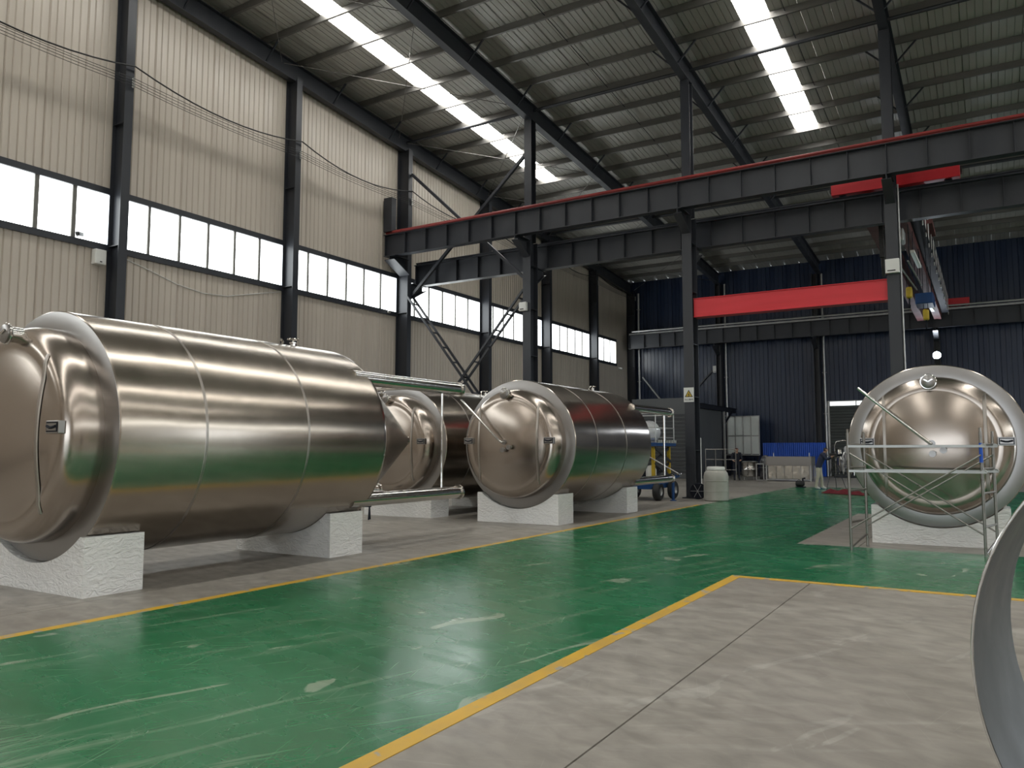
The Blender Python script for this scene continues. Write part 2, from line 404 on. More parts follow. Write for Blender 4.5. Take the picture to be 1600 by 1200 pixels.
for (a, b, z0, z1) in ((XW, -7, 0, 6), (7, XR, 0, 6), (XW, XR, 6, zu(YB)+.9)):
    MB().box(a, YB-.08, z0, b, YB, z1).build('wall_panel', M['wall'], wb)
yard = MB().box(-45, YB-40, -.35, 45, YB-.3, -.02).build('ground_yard', M['concrete']); tag(yard, 'concrete yard outside the wide doorway behind the camera', 'ground', kind='structure')
yard2 = MB().box(XR+.3, 10, -.35, XR+45, 60, -.02).build('ground_added_doorway', M['concrete']); tag(yard2, 'unseen concrete ground outside the doorway added in the right wall for daylight', 'ground', kind='structure')  # ground laid outside the added daylight doorway, out of view
for i in range(12):
    wn += 1; window_band('window_%d' % wn, 'y', XR, YB+i*6.04+.0, YB+(i+1)*6.04, 1, -1, 'milky window strip of the right hand wall')

# ------------------------------------------------------------------ roof
RP = .818; RX0 = -17.35-4*RP
ceil = thing('ceiling', (0, .4, zu(.4)+.87), 'pale ribbed sheet roof on steel purlins with two bright skylight strips', 'roof', None, 'structure')
SL = .078; YSK = 31.55
def roofsheet(name, w, y0, y1, n, gw, gd, m):
    p = []; pt = w/n
    for i in range(n):
        x = i*pt; k = 1.6 if i == 0 else 1
        p += [(x, gd*k), (x+gw*k*.5, gd*k), (x+gw*k, 0), (x+pt, 0)]
    vs = []; k = len(p)
    for yy in (y0, y1):
        z = zu(yy)+.87
        for x, d in p: vs.append((x, yy-.4, z+d-zu(.4)-.87))
    fs = [(i, k+i, k+i+1, i+1) for i in range(k-1)]
    q = 2*k
    for yy in (y0, y1):
        z = zu(yy)+.87-zu(.4)-.87
        vs += [(0, yy-.4, z+.09), (w, yy-.4, z+.09)]
    fs += [(q, q+1, q+3, q+2)]
    me = MB().add(vs, fs).mesh(name); me.materials.append(m); return me
rs_full = roofsheet('roof_panel', RP, .4, YF+.2, 4, .022, .016, M['roof'])
rs_far = roofsheet('roof_panel', RP, YSK, YF+.2, 4, .022, .016, M['roof'])
rs_sky = roofsheet('skylight_panel', RP, .4, YSK, 2, .03, .012, M['sky'])
NP = int((XR+.3-RX0)/RP)+1
skyidx = (4, 18, 32, 46)
for i in range(NP):
    x = RX0+i*RP
    if i in skyidx:
        inst('skylight_panel', rs_sky, (x, .4, zu(.4)+.87), ceil); inst('roof_panel', rs_far, (x, .4, zu(.4)+.87), ceil)
    else: inst('roof_panel', rs_full, (x, .4, zu(.4)+.87), ceil)
# slope behind the camera
edges = [RX0]+[e for k in skyidx for e in (RX0+k*RP, RX0+(k+1)*RP)]+[RX0+NP*RP]
for k in range(len(edges)-1):
    MB().prism([(YB-.2, zu(YB-.2)+.87), (.4, zu(.4)+.87), (.4, zu(.4)+.96), (YB-.2, zu(YB-.2)+.96)], 'x', edges[k], edges[k+1]).build('skylight_panel' if k % 2 else 'roof_panel', M['sky'] if k % 2 else M['roof'], ceil)
# purlins: C channels, one run each
def purlin(yy):
    z = zu(yy)+.65; h, w, lip, t = .215, .075, .022, .006
    poly = [(0, 0), (w, 0), (w, lip), (w-t, lip), (w-t, t), (t, t), (t, h-t), (w-t, h-t), (w-t, h-lip), (w, h-lip), (w, h), (0, h)]
    MB().prism([(yy+a, z+b) for a, b in poly], 'x', XW, XR).build('purlin', M['purlin'], ceil)
yy = 17.02-1.56*10
while yy < YF-.3:
    purlin(yy); yy += 1.56
for yy in (-4, -10, -16, -22): purlin(yy)
for yy in (12.3, ROW, 36.5):
    for i in range(4):
        MB().tube([(XS[i]+.1, yy+.1, zu(yy)+.42), (XS[i+1]-.1, yy+.1, zu(yy)+.42)], .06, 8).build('tie_pipe', M['steel'], ceil, True)
# wind bracing rods under the roof
def rod(x0, y0, x1, y1):
    MB().tube([(x0, y0, zu(y0)+.35), (x1, y1, zu(y1)+.35)], .014, 6).build('brace_rod', M['purlin'], ceil)
for a in (11.6, 17.8, 24.4, 30.5, 36.5, 42.4):
    rod(-19.8, a, -14.2, a+6.1); rod(-19.8, a+6.1, -14.2, a)
for a in (0.5, 1.5, 2.5):      # sag rods between purlins, half way between rafters
    for k in range(3): pass
for xx in (-11.0, -5.05+.5):
    MB().tube([(xx, 10, zu(10)+.75), (xx-.1, 46, zu(46)+.75)], .012, 6).build('sag_rod', M['steel2'], ceil)

# rafters with fly braces
rl = ['dark steel rafter running along the top of the left wall', 'dark steel rafter nearest the left wall, over the column beside the crossed braces',
      'dark steel rafter over the column bearing the warning sign', 'dark steel rafter over the rightmost crane column', 'dark steel rafter beyond the right edge of the picture']
for i, x in enumerate(XS):
    t = thing('roof_rafter', (x, .4, zu(.4)), rl[i], 'rafter', 'roof rafters')
    y1 = YF-.3
    xx = x if i else x+.05
    for sgn, ye in ((1, y1), (-1, YB+.2)):
        p0, p1 = (xx, .4, zu(.4)), (xx, ye, zu(ye))
        for dz, w, h, nm in ((.012, .26, .024, 'bottom_flange'), (.325, .016, .602, 'web'), (.638, .26, .024, 'top_flange')):
            MB().bar((p0[0], p0[1], p0[2]+dz), (p1[0], p1[1], p1[2]+dz), w, h).build(nm, M['steel'], t)
    for k in range(9):
        yb = 17.02-1.56*4+3.12*k
        if yb > y1: break
        for sg in (-1, 1):
            if i == 0 and sg < 0: continue
            MB().bar((xx+sg*.12, yb+.04, zu(yb)+.04), (xx+sg*.72, yb+.04, zu(yb)+.66), .05, .05).build('fly_brace', M['steel'], t)

# ------------------------------------------------------------------ columns of the left wall
cl = ['wall column of the left wall behind the camera', 'dark steel wall column just outside the left edge', 'dark steel wall column nearest the camera, behind the front tank head',
      'dark steel wall column rising behind the rear half of the front tank', 'dark steel wall column carrying the left ends of the crane girders', 'dark steel wall column seen between the crossed braces and the next column',
      'dark steel wall column just right of the brace column, above the middle tank', 'dark steel wall column second from the far corner', 'dark steel corner column where left wall meets navy wall']
def insulators(t, x, y):
    for k in range(4):
        z = 11.68-.075*k
        MB().lathe([(.001, -.05), (.022, -.05), (.03, -.035), (.018, -.02), (.03, -.005), (.018, .01), (.022, .025), (.001, .025)], (x, y, z), 'x', 10).build('insulator', M['copper'], t, True)
for i, y in enumerate(YS):
    if i == 0: continue
    t = thing('wall_column', (-20.0, y, 0), cl[i], 'column', 'columns of the left wall')
    h = zu(y)+.05; x0, x1, w = -20.18, -19.66, .25
    if i == 4: x0, x1 = -20.18, -19.6
    MB().box(x1-.02, y-w/2, 0, x1, y+w/2, h).build('front_flange', M['steel'], t)
    MB().box(x0, y-w/2, 0, x0+.02, y+w/2, h).build('rear_flange', M['steel'], t)
    MB().box(x0+.02, y-.01, 0, x1-.02, y+.01, h).build('web', M['steel'], t)
    MB().box(x0-.02, y-w/2-.06, 0, x1+.08, y+w/2+.06, .03).build('base_plate', M['steel'], t)
    for z in (3.6, 7.0, 10.4):
        MB().box(x0+.02, y-w/2+.01, z, x1-.02, y+w/2-.01, z+.015).build('stiffener', M['steel'], t)
    insulators(t, x1+.05, y+.08)

# ------------------------------------------------------------------ row of crane columns
NG, FG = 23.52, 25.22          # y of the two crane girders beside the column row
NZ0, NZ1, FZ0, FZ1 = 9.14, 10.0, 8.22, 9.1
col_l = ['', 'tall dark crane column in front of the crossed lattice braces', 'tall dark crane column bearing the yellow warning sign', 'tall dark crane column rising behind the right hand tank', 'tall dark crane column outside the right edge']
def corbel(t, x, y0, y1, z, w=.26):
    """tapered bracket from y0 (column face) to y1, carrying a girder at height z"""
    d = 1 if y1 > y0 else -1
    MB().prism([(y0, z), (y1, z), (y1, z-.16), (y0, z-.62)], 'x', x-.012, x+.012).build('bracket_web', M['steel'], t)
    MB().box(x-w/2, min(y0, y1), z-.02, x+w/2, max(y0, y1), z).build('bracket_top', M['steel'], t)
    MB().bar((x, y0, z-.62), (x, y1, z-.16), w, .02).build('bracket_flange', M['steel'], t)
for i in range(1, 5):
    x = XS[i]
    t = thing('crane_column', (x, ROW, 0), col_l[i], 'column', 'crane columns in a row')
    w, d = .32, .54; zt = 9.1
    for s_ in (-1, 1):
        yc = ROW+s_*(d/2-.012)
        MB().box(x-w/2, yc-.012, 0, x+w/2, yc+.012, zt).build('flange', M['steel'], t)
    MB().box(x-.01, ROW-d/2+.024, 0, x+.01, ROW+d/2-.024, zt).build('web', M['steel'], t)
    for z in (1.5, 3.2, 4.9, 6.6, 8.2):
        MB().box(x-w/2+.01, ROW-d/2+.024, z, x+w/2-.01, ROW+d/2-.024, z+.016).build('stiffener', M['steel'], t)
    # slimmer upper column to the rafter
    h2 = zu(ROW)+.02; d2 = .34; w2 = .30
    for s_ in (-1, 1):
        yc = ROW+s_*(d2/2-.01)
        MB().box(x-w2/2, yc-.01, zt, x+w2/2, yc+.01, h2).build('upper_flange', M['steel'], t)
    MB().box(x-.01, ROW-d2/2+.02, zt, x+.01, ROW+d2/2-.02, h2).build('upper_web', M['steel'], t)
    MB().box(x-w/2-.1, ROW-d/2-.1, 0, x+w/2+.1, ROW+d/2+.1, .035).build('base_plate', M['steel'], t)
    corbel(t, x, ROW-d/2, NG-.2, NZ0-.005); corbel(t, x, ROW+d/2, FG+.2, FZ0-.005)
    if i == 3:
        MB().tube([(x+.2, ROW-.2, .1), (x+.2, ROW-.2, 9.05)], .025, 8).build('conduit', M['galv'], t, True)
# bracket on the wall column
wc = [o for o in bpy.data.objects if o.name.startswith('wall_column')][3]
corbel(wc, -19.75, ROW-.16, NG-.2, NZ0-.005, .5); corbel(wc, -19.75, ROW+.09, FG+.2, FZ0-.005, .5)

# ------------------------------------------------------------------ crane girders
def girder(name, x0, x1, y, z0, z1, label, railmat='rail', rail=True, step=1.0):
    t = thing(name, ((x0+x1)/2, y, z0), label, 'girder', 'crane runway girders')
    MB().box(x0, y-.15, z0, x1, y+.15, z0+.02).build('bottom_flange', M['steel'], t)
    MB().box(x0, y-.17, z1-.024, x1, y+.17, z1).build('top_flange', M['steel'], t)
    MB().box(x0, y-.007, z0+.02, x1, y+.007, z1-.024).build('web', M['steel'], t)
    n = int((x1-x0)/step)
    for k in range(n+1):
        xx = x0+.05+k*(x1-x0-.1)/n
        for s_ in (-1, 1):
            MB().box(xx-.006, min(y+s_*.007, y+s_*.135), z0+.02, xx+.006, max(y+s_*.007, y+s_*.135), z1-.024).build('stiffener', M['steel'], t)
    if rail:
        MB().prism([(y-.06, z1), (y+.06, z1), (y+.06, z1+.02), (y+.012, z1+.035), (y+.012, z1+.085), (y+.036, z1+.095), (y+.036, z1+.125), (y-.036, z1+.125), (y-.036, z1+.095), (y-.012, z1+.085), (y-.012, z1+.035), (y-.06, z1+.02)], 'x', x0, x1).build('rail', M[railmat], t)
    return t
g1 = girder('crane_girder', -20.1, 10, NG, NZ0, NZ1, 'long dark crane girder with a red rail, nearest the camera')
MB().box(-20.12, NG-.14, NZ1+.13, -19.72, NG+.14, 11.5).build('end_stop', M['steel'], g1)
MB().tube([(-19.6, NG-.2, NZ1+.06), (10, NG-.2, NZ1+.06)], .045, 8).build('power_rail', M['rail'], g1, True)
g2 = girder('crane_girder', -19.9, 10, FG, FZ0, FZ1, 'dark crane girder behind the columns, under the red end carriage', 'steel')
g3 = girder('crane_girder', -19.7, 10, 47.3, 8.05, 8.95, 'dark crane girder along the navy far wall', 'galv')
MB().tube([(-19.4, 47.05, 9.15), (10, 47.05, 9.15)], .05, 6).build('conduit', M['galv'], g3, True)

# red tie beam between two crane columns
t = thing('red_beam', (-5.05, ROW, 5.76), 'bright red box beam spanning between two dark crane columns', 'beam')
MB().box(XS[2]+.17, ROW-.16, 5.78, XS[3]-.17, ROW+.16, 6.35).build('box_section', M['red'], t)
MB().box(XS[2]+.165, ROW-.2, 6.35, XS[3]-.165, ROW+.2, 6.37).build('top_plate', M['red'], t)
MB().box(XS[2]+.165, ROW-.2, 5.76, XS[3]-.165, ROW+.2, 5.78).build('bottom_plate', M['red'], t)

# ------------------------------------------------------------------ braces between wall column and first crane column
def strut(p0, p1, label):
    return tag(MB().bar(p0, p1, .11, .11, (0, 1, 0)).build('brace_bar', M['steel']), label, 'brace', 'upper cross braces')
strut((-19.56, ROW+.0, 12.7), (-14.2, ROW, 7.75), 'upper dark brace bar falling from left wall column to right column')
strut((-19.56, ROW+.12, 7.75), (-14.2, ROW+.12, 12.6), 'upper dark brace bar rising from left wall column to right column')
def lattice(p0, p1, label, off):
    t = thing('lattice_brace', ((p0[0]+p1[0])/2, ROW, 1), label, 'brace', 'lattice cross braces')
    p0, p1 = Vector(p0), Vector(p1)
    for s_ in (-1, 1):
        MB().bar(p0+Vector((0, s_*.2, 0)), p1+Vector((0, s_*.2, 0)), .075, .075, (0, 1, 0)).build('chord', M['steel'], t)
    n = 11
    for k in range(n):
        q = p0.lerp(p1, (k+.5)/n)
        MB().bar(q-Vector((0, .2, 0)), q+Vector((0, .2, 0)), .05, .05).build('rung', M['steel'], t)
    return t
lattice((-19.56, ROW, 7.62), (-14.2, ROW, .9), 'lattice brace like a ladder, falling to the right', 0)
lattice((-14.2, ROW+.01, 7.35), (-19.56, ROW+.01, 1.2), 'lattice brace like a ladder, falling to the left', 0)

# ------------------------------------------------------------------ overhead travelling crane in the far bay
t = thing('bridge_crane', (-2.0, 36, FZ1), 'double girder bridge crane with red end carriages and maroon beams', 'crane')
for (yy, z, x0, x1) in ((FG, FZ1+.125, -3.75, -.32), (47.3, 9.08, -3.3, -.46)):
    c = MB().box(x0, yy-.17, z+.04, x1, yy+.17, z+.46).build('end_carriage', M['red'], t, bevel=.015)
    for xx in (x0+.3, x1-.3):
        MB().lathe([(.001, -.05), (.16, -.05), (.16, .05), (.001, .05)], (xx, yy, z+.16), 'y', 18).build('wheel', M['steel2'], c, True)
    for xx in (x0, x1):
        MB().box(xx-.05 if xx == x0 else xx, yy-.1, z+.16, xx if xx == x0 else xx+.05, yy+.1, z+.34).build('buffer', M['black'], c)
for xx, nm in ((-2.75, 'main_beam'), (-1.95, 'main_beam')):
    b = MB().box(xx-.17, FG+.2, 8.45, xx+.17, 47.1, 9.4).build(nm, M['maroon'], t)
    for k in range(12):
        yk = FG+1+k*1.8
        MB().box(xx-.175, yk-.006, 8.45, xx-.17, yk+.006, 9.4).build('weld_rib', M['maroon'], b)
# walkway rail at the side of the right beam
wk = MB().box(-1.78, FG+.4, 8.75, -1.42, 46.8, 8.82).build('walkway', M['steel2'], t)
for k in range(14):
    MB().tube([(-1.44, FG+.6+k*1.6, 8.6), (-1.44, FG+.6+k*1.6, 9.6)], .02, 6).build('handrail_post', M['galv'], wk)
MB().tube([(-1.44, FG+.4, 9.6), (-1.44, 46.8, 9.6)], .02, 6).build('handrail', M['galv'], wk)
# trolley with drum, motor and hook block
tr = MB().box(-2.75, 30.6, 9.45, -1.3, 32.6, 9.6).build('trolley', M['maroon'], t)
MB().lathe([(.001, -.6), (.3, -.6), (.3, .6), (.001, .6)], (-2.0, 31.6, 9.95), 'x', 20).build('hoist_drum', M['steel2'], tr, True)
MB().box(-2.9, 30.9, 9.6, -2.6, 31.5, 10.0).build('hoist_motor', M['galv'], tr, bevel=.03)
def hook(x, y, z):
    h = MB().box(x-.1, y-.16, z, x+.1, y+.16, z+.4).build('hook_block', M['yellow'], t, bevel=.06)
    for dx in (-.07, .07):
        MB().tube([(x+dx, y, z+.42), (x+dx, y, 9.45)], .012, 6).build('wire_rope', M['steel2'], h)
    pts = [(x, y+.0, z), (x, y, z-.1)]+[(x, y-.11*math.sin(a)*1.0, z-.22+.11*math.cos(a)) for a in [k*PI/8 for k in range(0, 13)]]
    MB().tube(pts, .028, 8).build('hook', M['steel2'], h, True)
hook(-2.12, 30.6, 6.85); hook(-1.72, 32.4, 6.3)
# hanging festoon box, cables and lights below the beams
for p0, p1, nm, mm, w in (((-1.75, 27.2, 7.75), (-1.75, 30.4, 7.9), 'light_bar', 'white', .12), ((-1.65, 33.0, 7.0), (-1.65, 36.0, 7.2), 'light_bar', 'white', .12), ((-2.0, 25.8, 7.0), (-1.9, 31.0, 7.2), 'ladder_rail', 'galv', .04), ((-1.8, 26.0, 7.2), (-1.75, 31.0, 7.35), 'ladder_rail', 'galv', .04)):
    b = MB().bar(p0, p1, w, w*.7).build(nm, M[mm], t)
    for f in (.1, .9):
        q = Vector(p0).lerp(Vector(p1), f); MB().tube([q, (q.x, q.y, 8.47)], .012, 6).build('hanger', M['steel2'], b)
MB().box(-2.05, 32.2, 6.9, -1.45, 33.4, 7.3).build('control_box', M['blue'], t, bevel=.03)
for q in ((-1.95, 32.5), (-1.55, 33.1)): MB().tube([(q[0], q[1], 7.28), (q[0], q[1], 8.47)], .012, 6).build('hanger', M['steel2'], t)
MB().box(-2.2, 26.2, 7.9, -1.9, 26.9, 8.3).build('motor', M['galv'], t, bevel=.05)
for q in (26.35, 26.75): MB().tube([(-2.3, q, 8.2), (-2.5, q, 8.5)], .02, 6).build('hanger', M['steel2'], t)
# festoon loop
pts = [(-2.55, 25.6+.5*math.sin(a)*.5, 8.1-1.0*math.sin(a)) for a in [k*PI/10 for k in range(11)]]
MB().tube([(-2.5, 26.0, 8.45), (-2.5, 26.15, 7.2), (-2.5, 26.35, 6.9), (-2.5, 26.55, 7.2), (-2.5, 26.7, 8.45)], .05, 8).build('festoon_cable', M['black'], t, True)
MB().bar((-2.5, 26.1, 7.4), (-2.5, 26.1, 8.4), .12, .3).build('festoon_bundle', M['black'], t)

# ------------------------------------------------------------------ stainless tanks lying on foam blocks
TL = 4.22
DISH0 = [(1.14, 0), (1.14, -.14), (1.128, -.22), (1.10, -.29), (1.055, -.345), (1.0, -.375), (.95, -.385), (.905, -.383), (.88, -.385), (.82, -.40), (.7, -.43), (.55, -.458), (.4, -.478), (.2, -.494), (.1, -.498), (.0, -.5)]
def make_tank(x, y, label, pipe=True, valves=True, slabel=('', ''), tz=1.65, TR=1.35, pdx=-.04):
    DR = TR-.21; DISH = [(r*DR/1.14, q) for r, q in DISH0]
    def dish_y(r):
        for (r0, t0), (r1, t1) in zip(DISH[1:], DISH[2:]):
            if r1 <= r <= r0: return t0+(t1-t0)*(r0-r)/(r0-r1)
        return -.5
    t = thing('storage_tank', (x, y, 0), label, 'tank', 'stainless tanks lying on blocks')
    c = (x, y, tz)
    sh = MB().lathe([(TR-.01, 0), (TR, .012), (TR, TL-.12), (TR-.012, TL-.05), (TR-.05, TL+.02), (TR-.11, TL+.06)], c, 'y', 96).build('shell', M['shell'], t, True)
    for yy in (1.05, 2.62):
        MB().lathe([(TR, yy-.018), (TR+.004, yy-.015), (TR+.004, yy+.015), (TR, yy+.018)], c, 'y', 96).build('weld_band', M['seam'], sh, True)
    MB().lathe([(DR-.02, -.03), (DR+.02, -.035), (TR-.012, -.004), (TR-.01, 0)], c, 'y', 96).build('front_collar', M['collar'], t, True)
    dh = MB().lathe([(r, q-.03) for r, q in DISH[:-1]]+[(.004, -.53)], c, 'y', 96).build('dished_head', M['dish'], t, True)
    MB().lathe([(TR-.11, TL+.06), (.16, TL+1.98), (.1, TL+2.02), (.1, TL+2.1), (.001, TL+2.1)], c, 'y', 72).build('cone', M['dish'], t, True)
    # vertical seam strips over the head
    for s_ in (-1, 1):
        dx = .70*s_; vs = []; fs = []; n = 18
        for k in range(n+1):
            dz = -.82+1.64*k/n; q = dish_y(min(math.hypot(dx, dz), DR))-.03
            for a, b in ((-.026, .0), (-.02, -.014), (.02, -.014), (.026, 0)): vs.append((x+dx+a, y+q+b-.001-.02*abs(a)*s_, tz+dz))
        for k in range(n):
            for j in range(3): fs.append((k*4+j, k*4+j+1, k*4+5+j, k*4+4+j))
        MB().add(vs, fs).build('seam_strip', M['seam'], dh, True)
        # lifting plates
        dx = .965*s_; q = y+dish_y(.965)-.045; zz = tz+.06
        p = MB().box(x+dx-.115, q-.03, zz-.065, x+dx+.115, q+.04, zz+.065).build('lifting_plate', M['collar'], t, bevel=.006)
        MB().box(x+dx-.1, q-.034, zz-.05, x+dx+.1, q-.028, zz+.05).build('recess', M['steel2'], p)
        MB().box(x+dx-.086, q-.038, zz-.037, x+dx+.086, q-.03, zz+.037).build('face_plate', M['collar'], p)
        MB().tube([(x+dx-.08, q-.036, zz+.01), (x+dx-.02, q-.045, zz-.006), (x+dx+.02, q-.045, zz-.006), (x+dx+.08, q-.036, zz+.01)], .014, 8).build('grip_bar', M['steel2'], p, True)
    # capped port near the top of the head
    dz = 1.03*TR/1.35; q = dish_y(dz)-.03
    pt_ = MB().lathe([(.085, 0), (.085, -.13), (.001, -.13)], (x+pdx, y+q+.02, tz+dz), 'y', 24).build('port', M['chrome'], t, True)
    MB().lathe([(.001, -.185), (.075, -.18), (.1, -.17), (.1, -.12), (.085, -.115)], (x+pdx, y+q+.02, tz+dz), 'y', 24).build('port_cap', M['collar'], pt_, True)
    MB().tube([(x+pdx+.11*math.cos(a), y+q-.125, tz+dz+.11*math.sin(a)) for a in [k*2*PI/20 for k in range(20)]], .012, 6, closed=True).build('clamp_ring', M['chrome'], pt_, True)
    for a in (.5, 2.6): MB().bar((x+pdx, y+q-.17, tz+dz), (x+pdx+.07*math.cos(a), y+q-.17, tz+dz+.07*math.sin(a)), .018, .02).build('cap_spoke', M['chrome'], pt_)
    if valves:
        for dx, dz in ((-.02, -.13), (.13, -.075)):
            q = y-.53
            v = MB().lathe([(.028, .03), (.028, -.07), (.05, -.075), (.05, -.1), (.03, -.1), (.03, -.085), (.001, -.085)], (x+dx, q, tz+dz), 'y', 16).build('drain_valve', M['collar'], t, True)
            MB().tube([(x+dx, q-.06, tz+dz), (x+dx+.05, q-.06, tz+dz+.03)], .01, 6).build('valve_lever', M['collar'], v)
    if pipe:
        q = y-.6
        p = MB().tube([(x-.03, y-.5, tz+.03), (x-.04, q-.03, tz+.03), (x-.09, q-.05, tz+.07), (x-1.05, q-.02, tz+.93)], .024, 10).build('spray_pipe', M['chrome'], t, True)
        MB().lathe([(.04, 0), (.055, -.01), (.055, -.05), (.001, -.05)], (x-.03, y-.5, tz+.03), 'y', 16).build('pipe_flange', M['collar'], p, True)
    # legs at the cone end with plates and tie rods
    for sx in (-1, 1):
        for sz in (-1, 1):
            lx, lz = x+sx*.94, tz+sz*.91
            lg = MB().tube([(lx, y+TL-.35, lz), (lx, y+6.62, lz)], .105, 20).build('leg', M['chrome'], t, True)
            MB().lathe([(.001, 6.62), (.13, 6.62), (.13, 6.66), (.06, 6.66), (.06, 6.72), (.001, 6.72)], (lx, y, lz), 'y', 20).build('foot_plate', M['chrome'], lg, True)
        MB().tube([(x+sx*.94, y+6.15, tz-.91), (x+sx*.94, y+6.15, tz+.91)], .022, 8).build('tie_rod', M['chrome'], t, True)
    for sz in (-1, 1):
        MB().tube([(x-.94, y+6.0, tz+sz*.91), (x+.94, y+6.0, tz+sz*.91)], .022, 8).build('tie_rod', M['chrome'], t, True)
    # fittings along the top
    f = MB().lathe([(.04, -.02), (.04, .04), (.055, .045), (.055, .06), (.001, .06)], (x+.05, y+3.55, tz+TR), 'z', 16).build('top_fitting', M['chrome'], t, True)
    MB().tube([(x+.05, y+3.55, tz+TR+.06), (x+.05, y+3.55, tz+TR+.11)], .012, 6).build('valve_stem', M['chrome'], f)
    MB().tube([(x+.05+.08*math.cos(a), y+3.55+.08*math.sin(a), tz+TR+.105) for a in [k*2*PI/16 for k in range(16)]], .01, 6, closed=True).build('hand_wheel', M['chrome'], f, True)
    MB().tube([(x+.05, y+3.35, tz+TR-.02), (x+.05, y+3.35, tz+TR+.05), (x+.12, y+3.25, tz+TR+.07)], .02, 6).build('vent_pipe', M['chrome'], t, True)
    # foam saddles
    for k, (ys0, lab) in enumerate(((-.08, slabel[0]), (3.45, slabel[1]))):
        hw, hh, th = .98, .62, .67; poly = [(x-hw, 0), (x+hw, 0), (x+hw, hh)]
        a0 = math.acos(min(1, (tz-hh)/(TR+.004)))
        for j in range(25):
            a = a0-2*a0*j/24; poly.append((x+(TR+.004)*math.sin(a), tz-(TR+.004)*math.cos(a)))
        poly.append((x-hw, hh))
        o = MB().prism(poly, 'y', y+ys0, y+ys0+th).build('foam_saddle', M['foam'], None)
        tag(o, lab, 'support block', 'white film-wrapped foam blocks under the tanks')
    return t
T1 = make_tank(-8.97, 4.78, 'large stainless tank nearest the camera, head cut by the left edge', False, False, ('white wrapped foam block under the head of the nearest tank', 'white wrapped foam block under the cone end of the nearest tank'), 1.69, 1.39, .1)
T3 = make_tank(-11.66, 14.22, 'stainless tank half hidden behind the cone of the nearest tank', False, False, ('white wrapped foam block of the half hidden tank, behind the steel legs', 'white wrapped foam block under the rear of the half hidden tank'))
T2 = make_tank(-8.45, 14.22, 'stainless tank in the middle, its whole round head showing', True, True, ('white wrapped foam block under the head of the middle tank', 'white wrapped foam block under the rear of the middle tank'))
T4 = make_tank(-.71, 14.38, 'stainless tank on the right seen head on behind the scaffold', True, True, ('wide white wrapped foam block behind the scaffold', 'white wrapped foam block under the rear of the right hand tank'), 1.59, 1.31)

# ------------------------------------------------------------------ rolled steel ring in the right foreground
def ring():
    cx, cy, r, ph, w = .77, 2.84, .855, -.16, .73
    t = thing('steel_ring', (cx, cy, 0), 'wide rolled grey steel ring standing at the right edge', 'steel ring')
    th_ = .008; prof_o = []
    mb = MB(); n = 96
    e = Vector((math.cos(ph), math.sin(ph), 0)); nn = Vector((-math.sin(ph), math.cos(ph), 0)); c0 = Vector((cx, cy, r))
    for rr, d in ((r, 0), (r, w), (r-th_, w), (r-th_, 0)):
        for k in range(n):
            a = 2*PI*k/n; mb.v.append(tuple(c0+nn*d+(e*math.cos(a)+Vector((0, 0, 1))*math.sin(a))*rr))
    for i in range(4):
        for k in range(n): mb.f.append((i*n+k, i*n+(k+1) % n, ((i+1) % 4)*n+(k+1) % n, ((i+1) % 4)*n+k))
    mb.build('rolled_plate', M['sheet'], t, True)
    # bright sheared edge and the butt weld
    mb = MB(); pts = [c0-nn*.002+(e*math.cos(2*PI*k/n)+Vector((0, 0, 1))*math.sin(2*PI*k/n))*(r-.004) for k in range(n)]
    mb.tube(pts, .0045, 6, closed=True).build('sheared_edge', M['chrome'], t, True)
    a = 3.75; q = c0+(e*math.cos(a)+Vector((0, 0, 1))*math.sin(a))*(r-.009)
    MB().bar(q, q+nn*w, .012, .004).build('weld_seam', M['collar'], t)
ring()

# ------------------------------------------------------------------ scaffold in front of the right hand tank
t = thing('scaffold', (-.9, 13.4, 0), 'narrow tube scaffold with crossed braces before the right hand tank', 'scaffold')
FL, FR, BL, BR = Vector((-1.83, 12.98, 0)), Vector((-.08, 13.15, 0)), Vector((-1.68, 13.62, 0)), Vector((.07, 13.78, 0))
Z_ = Vector((0, 0, 1))
for p, h in ((FL, 1.78), (FR, 1.78), (BL, 1.74), (BR, 1.74)):
    o = MB().tube([p, p+Z_*h], .0215, 12).build('upright', M['pipe'], t, True)
    MB().tube([p+Z_*(h-.01), p+Z_*(h+.06)], .016, 8).build('spigot', M['pipe'], o, True)
for a, b in ((FL, BL), (FR, BR)):
    for z in (.42, .9, 1.25, 1.6): MB().tube([a+Z_*z, b+Z_*z], .017, 8).build('rung', M['pipe'], t, True)
    MB().tube([a+Z_*.04, b+Z_*.2], .013, 8).build('base_strut', M['pipe'], t, True)
for a, b in ((FL, FR), (BL, BR)):
    for z in (1.575, 1.2): 
        o = MB().bar(a+Z_*z, b+Z_*z+(b-a).normalized()*.06, .05, .036).build('ledger', M['galv'], t)
        MB().tube([b+Z_*z+Vector((.03+.03*math.cos(q), -.02, .03*math.sin(q))) for q in [k*PI/6 for k in range(7)]], .011, 6).build('ledger_hook', M['galv'], o, True)
    MB().tube([a+Z_*1.48, b+Z_*.3], .012, 8).build('cross_brace', M['pipe'], t, True)
    MB().tube([a+Z_*.33+Vector((0, -.03, 0)), b+Z_*1.45+Vector((0, -.03, 0))], .012, 8).build('cross_brace', M['pipe'], t, True)
o = MB().lathe([(.024, 1.34), (.024, 1.62)], (FR.x, FR.y, 0), 'z', 12).build('blue_sleeve', M['blue_sheet'], t, True); o['label'] = 'blue painted band'

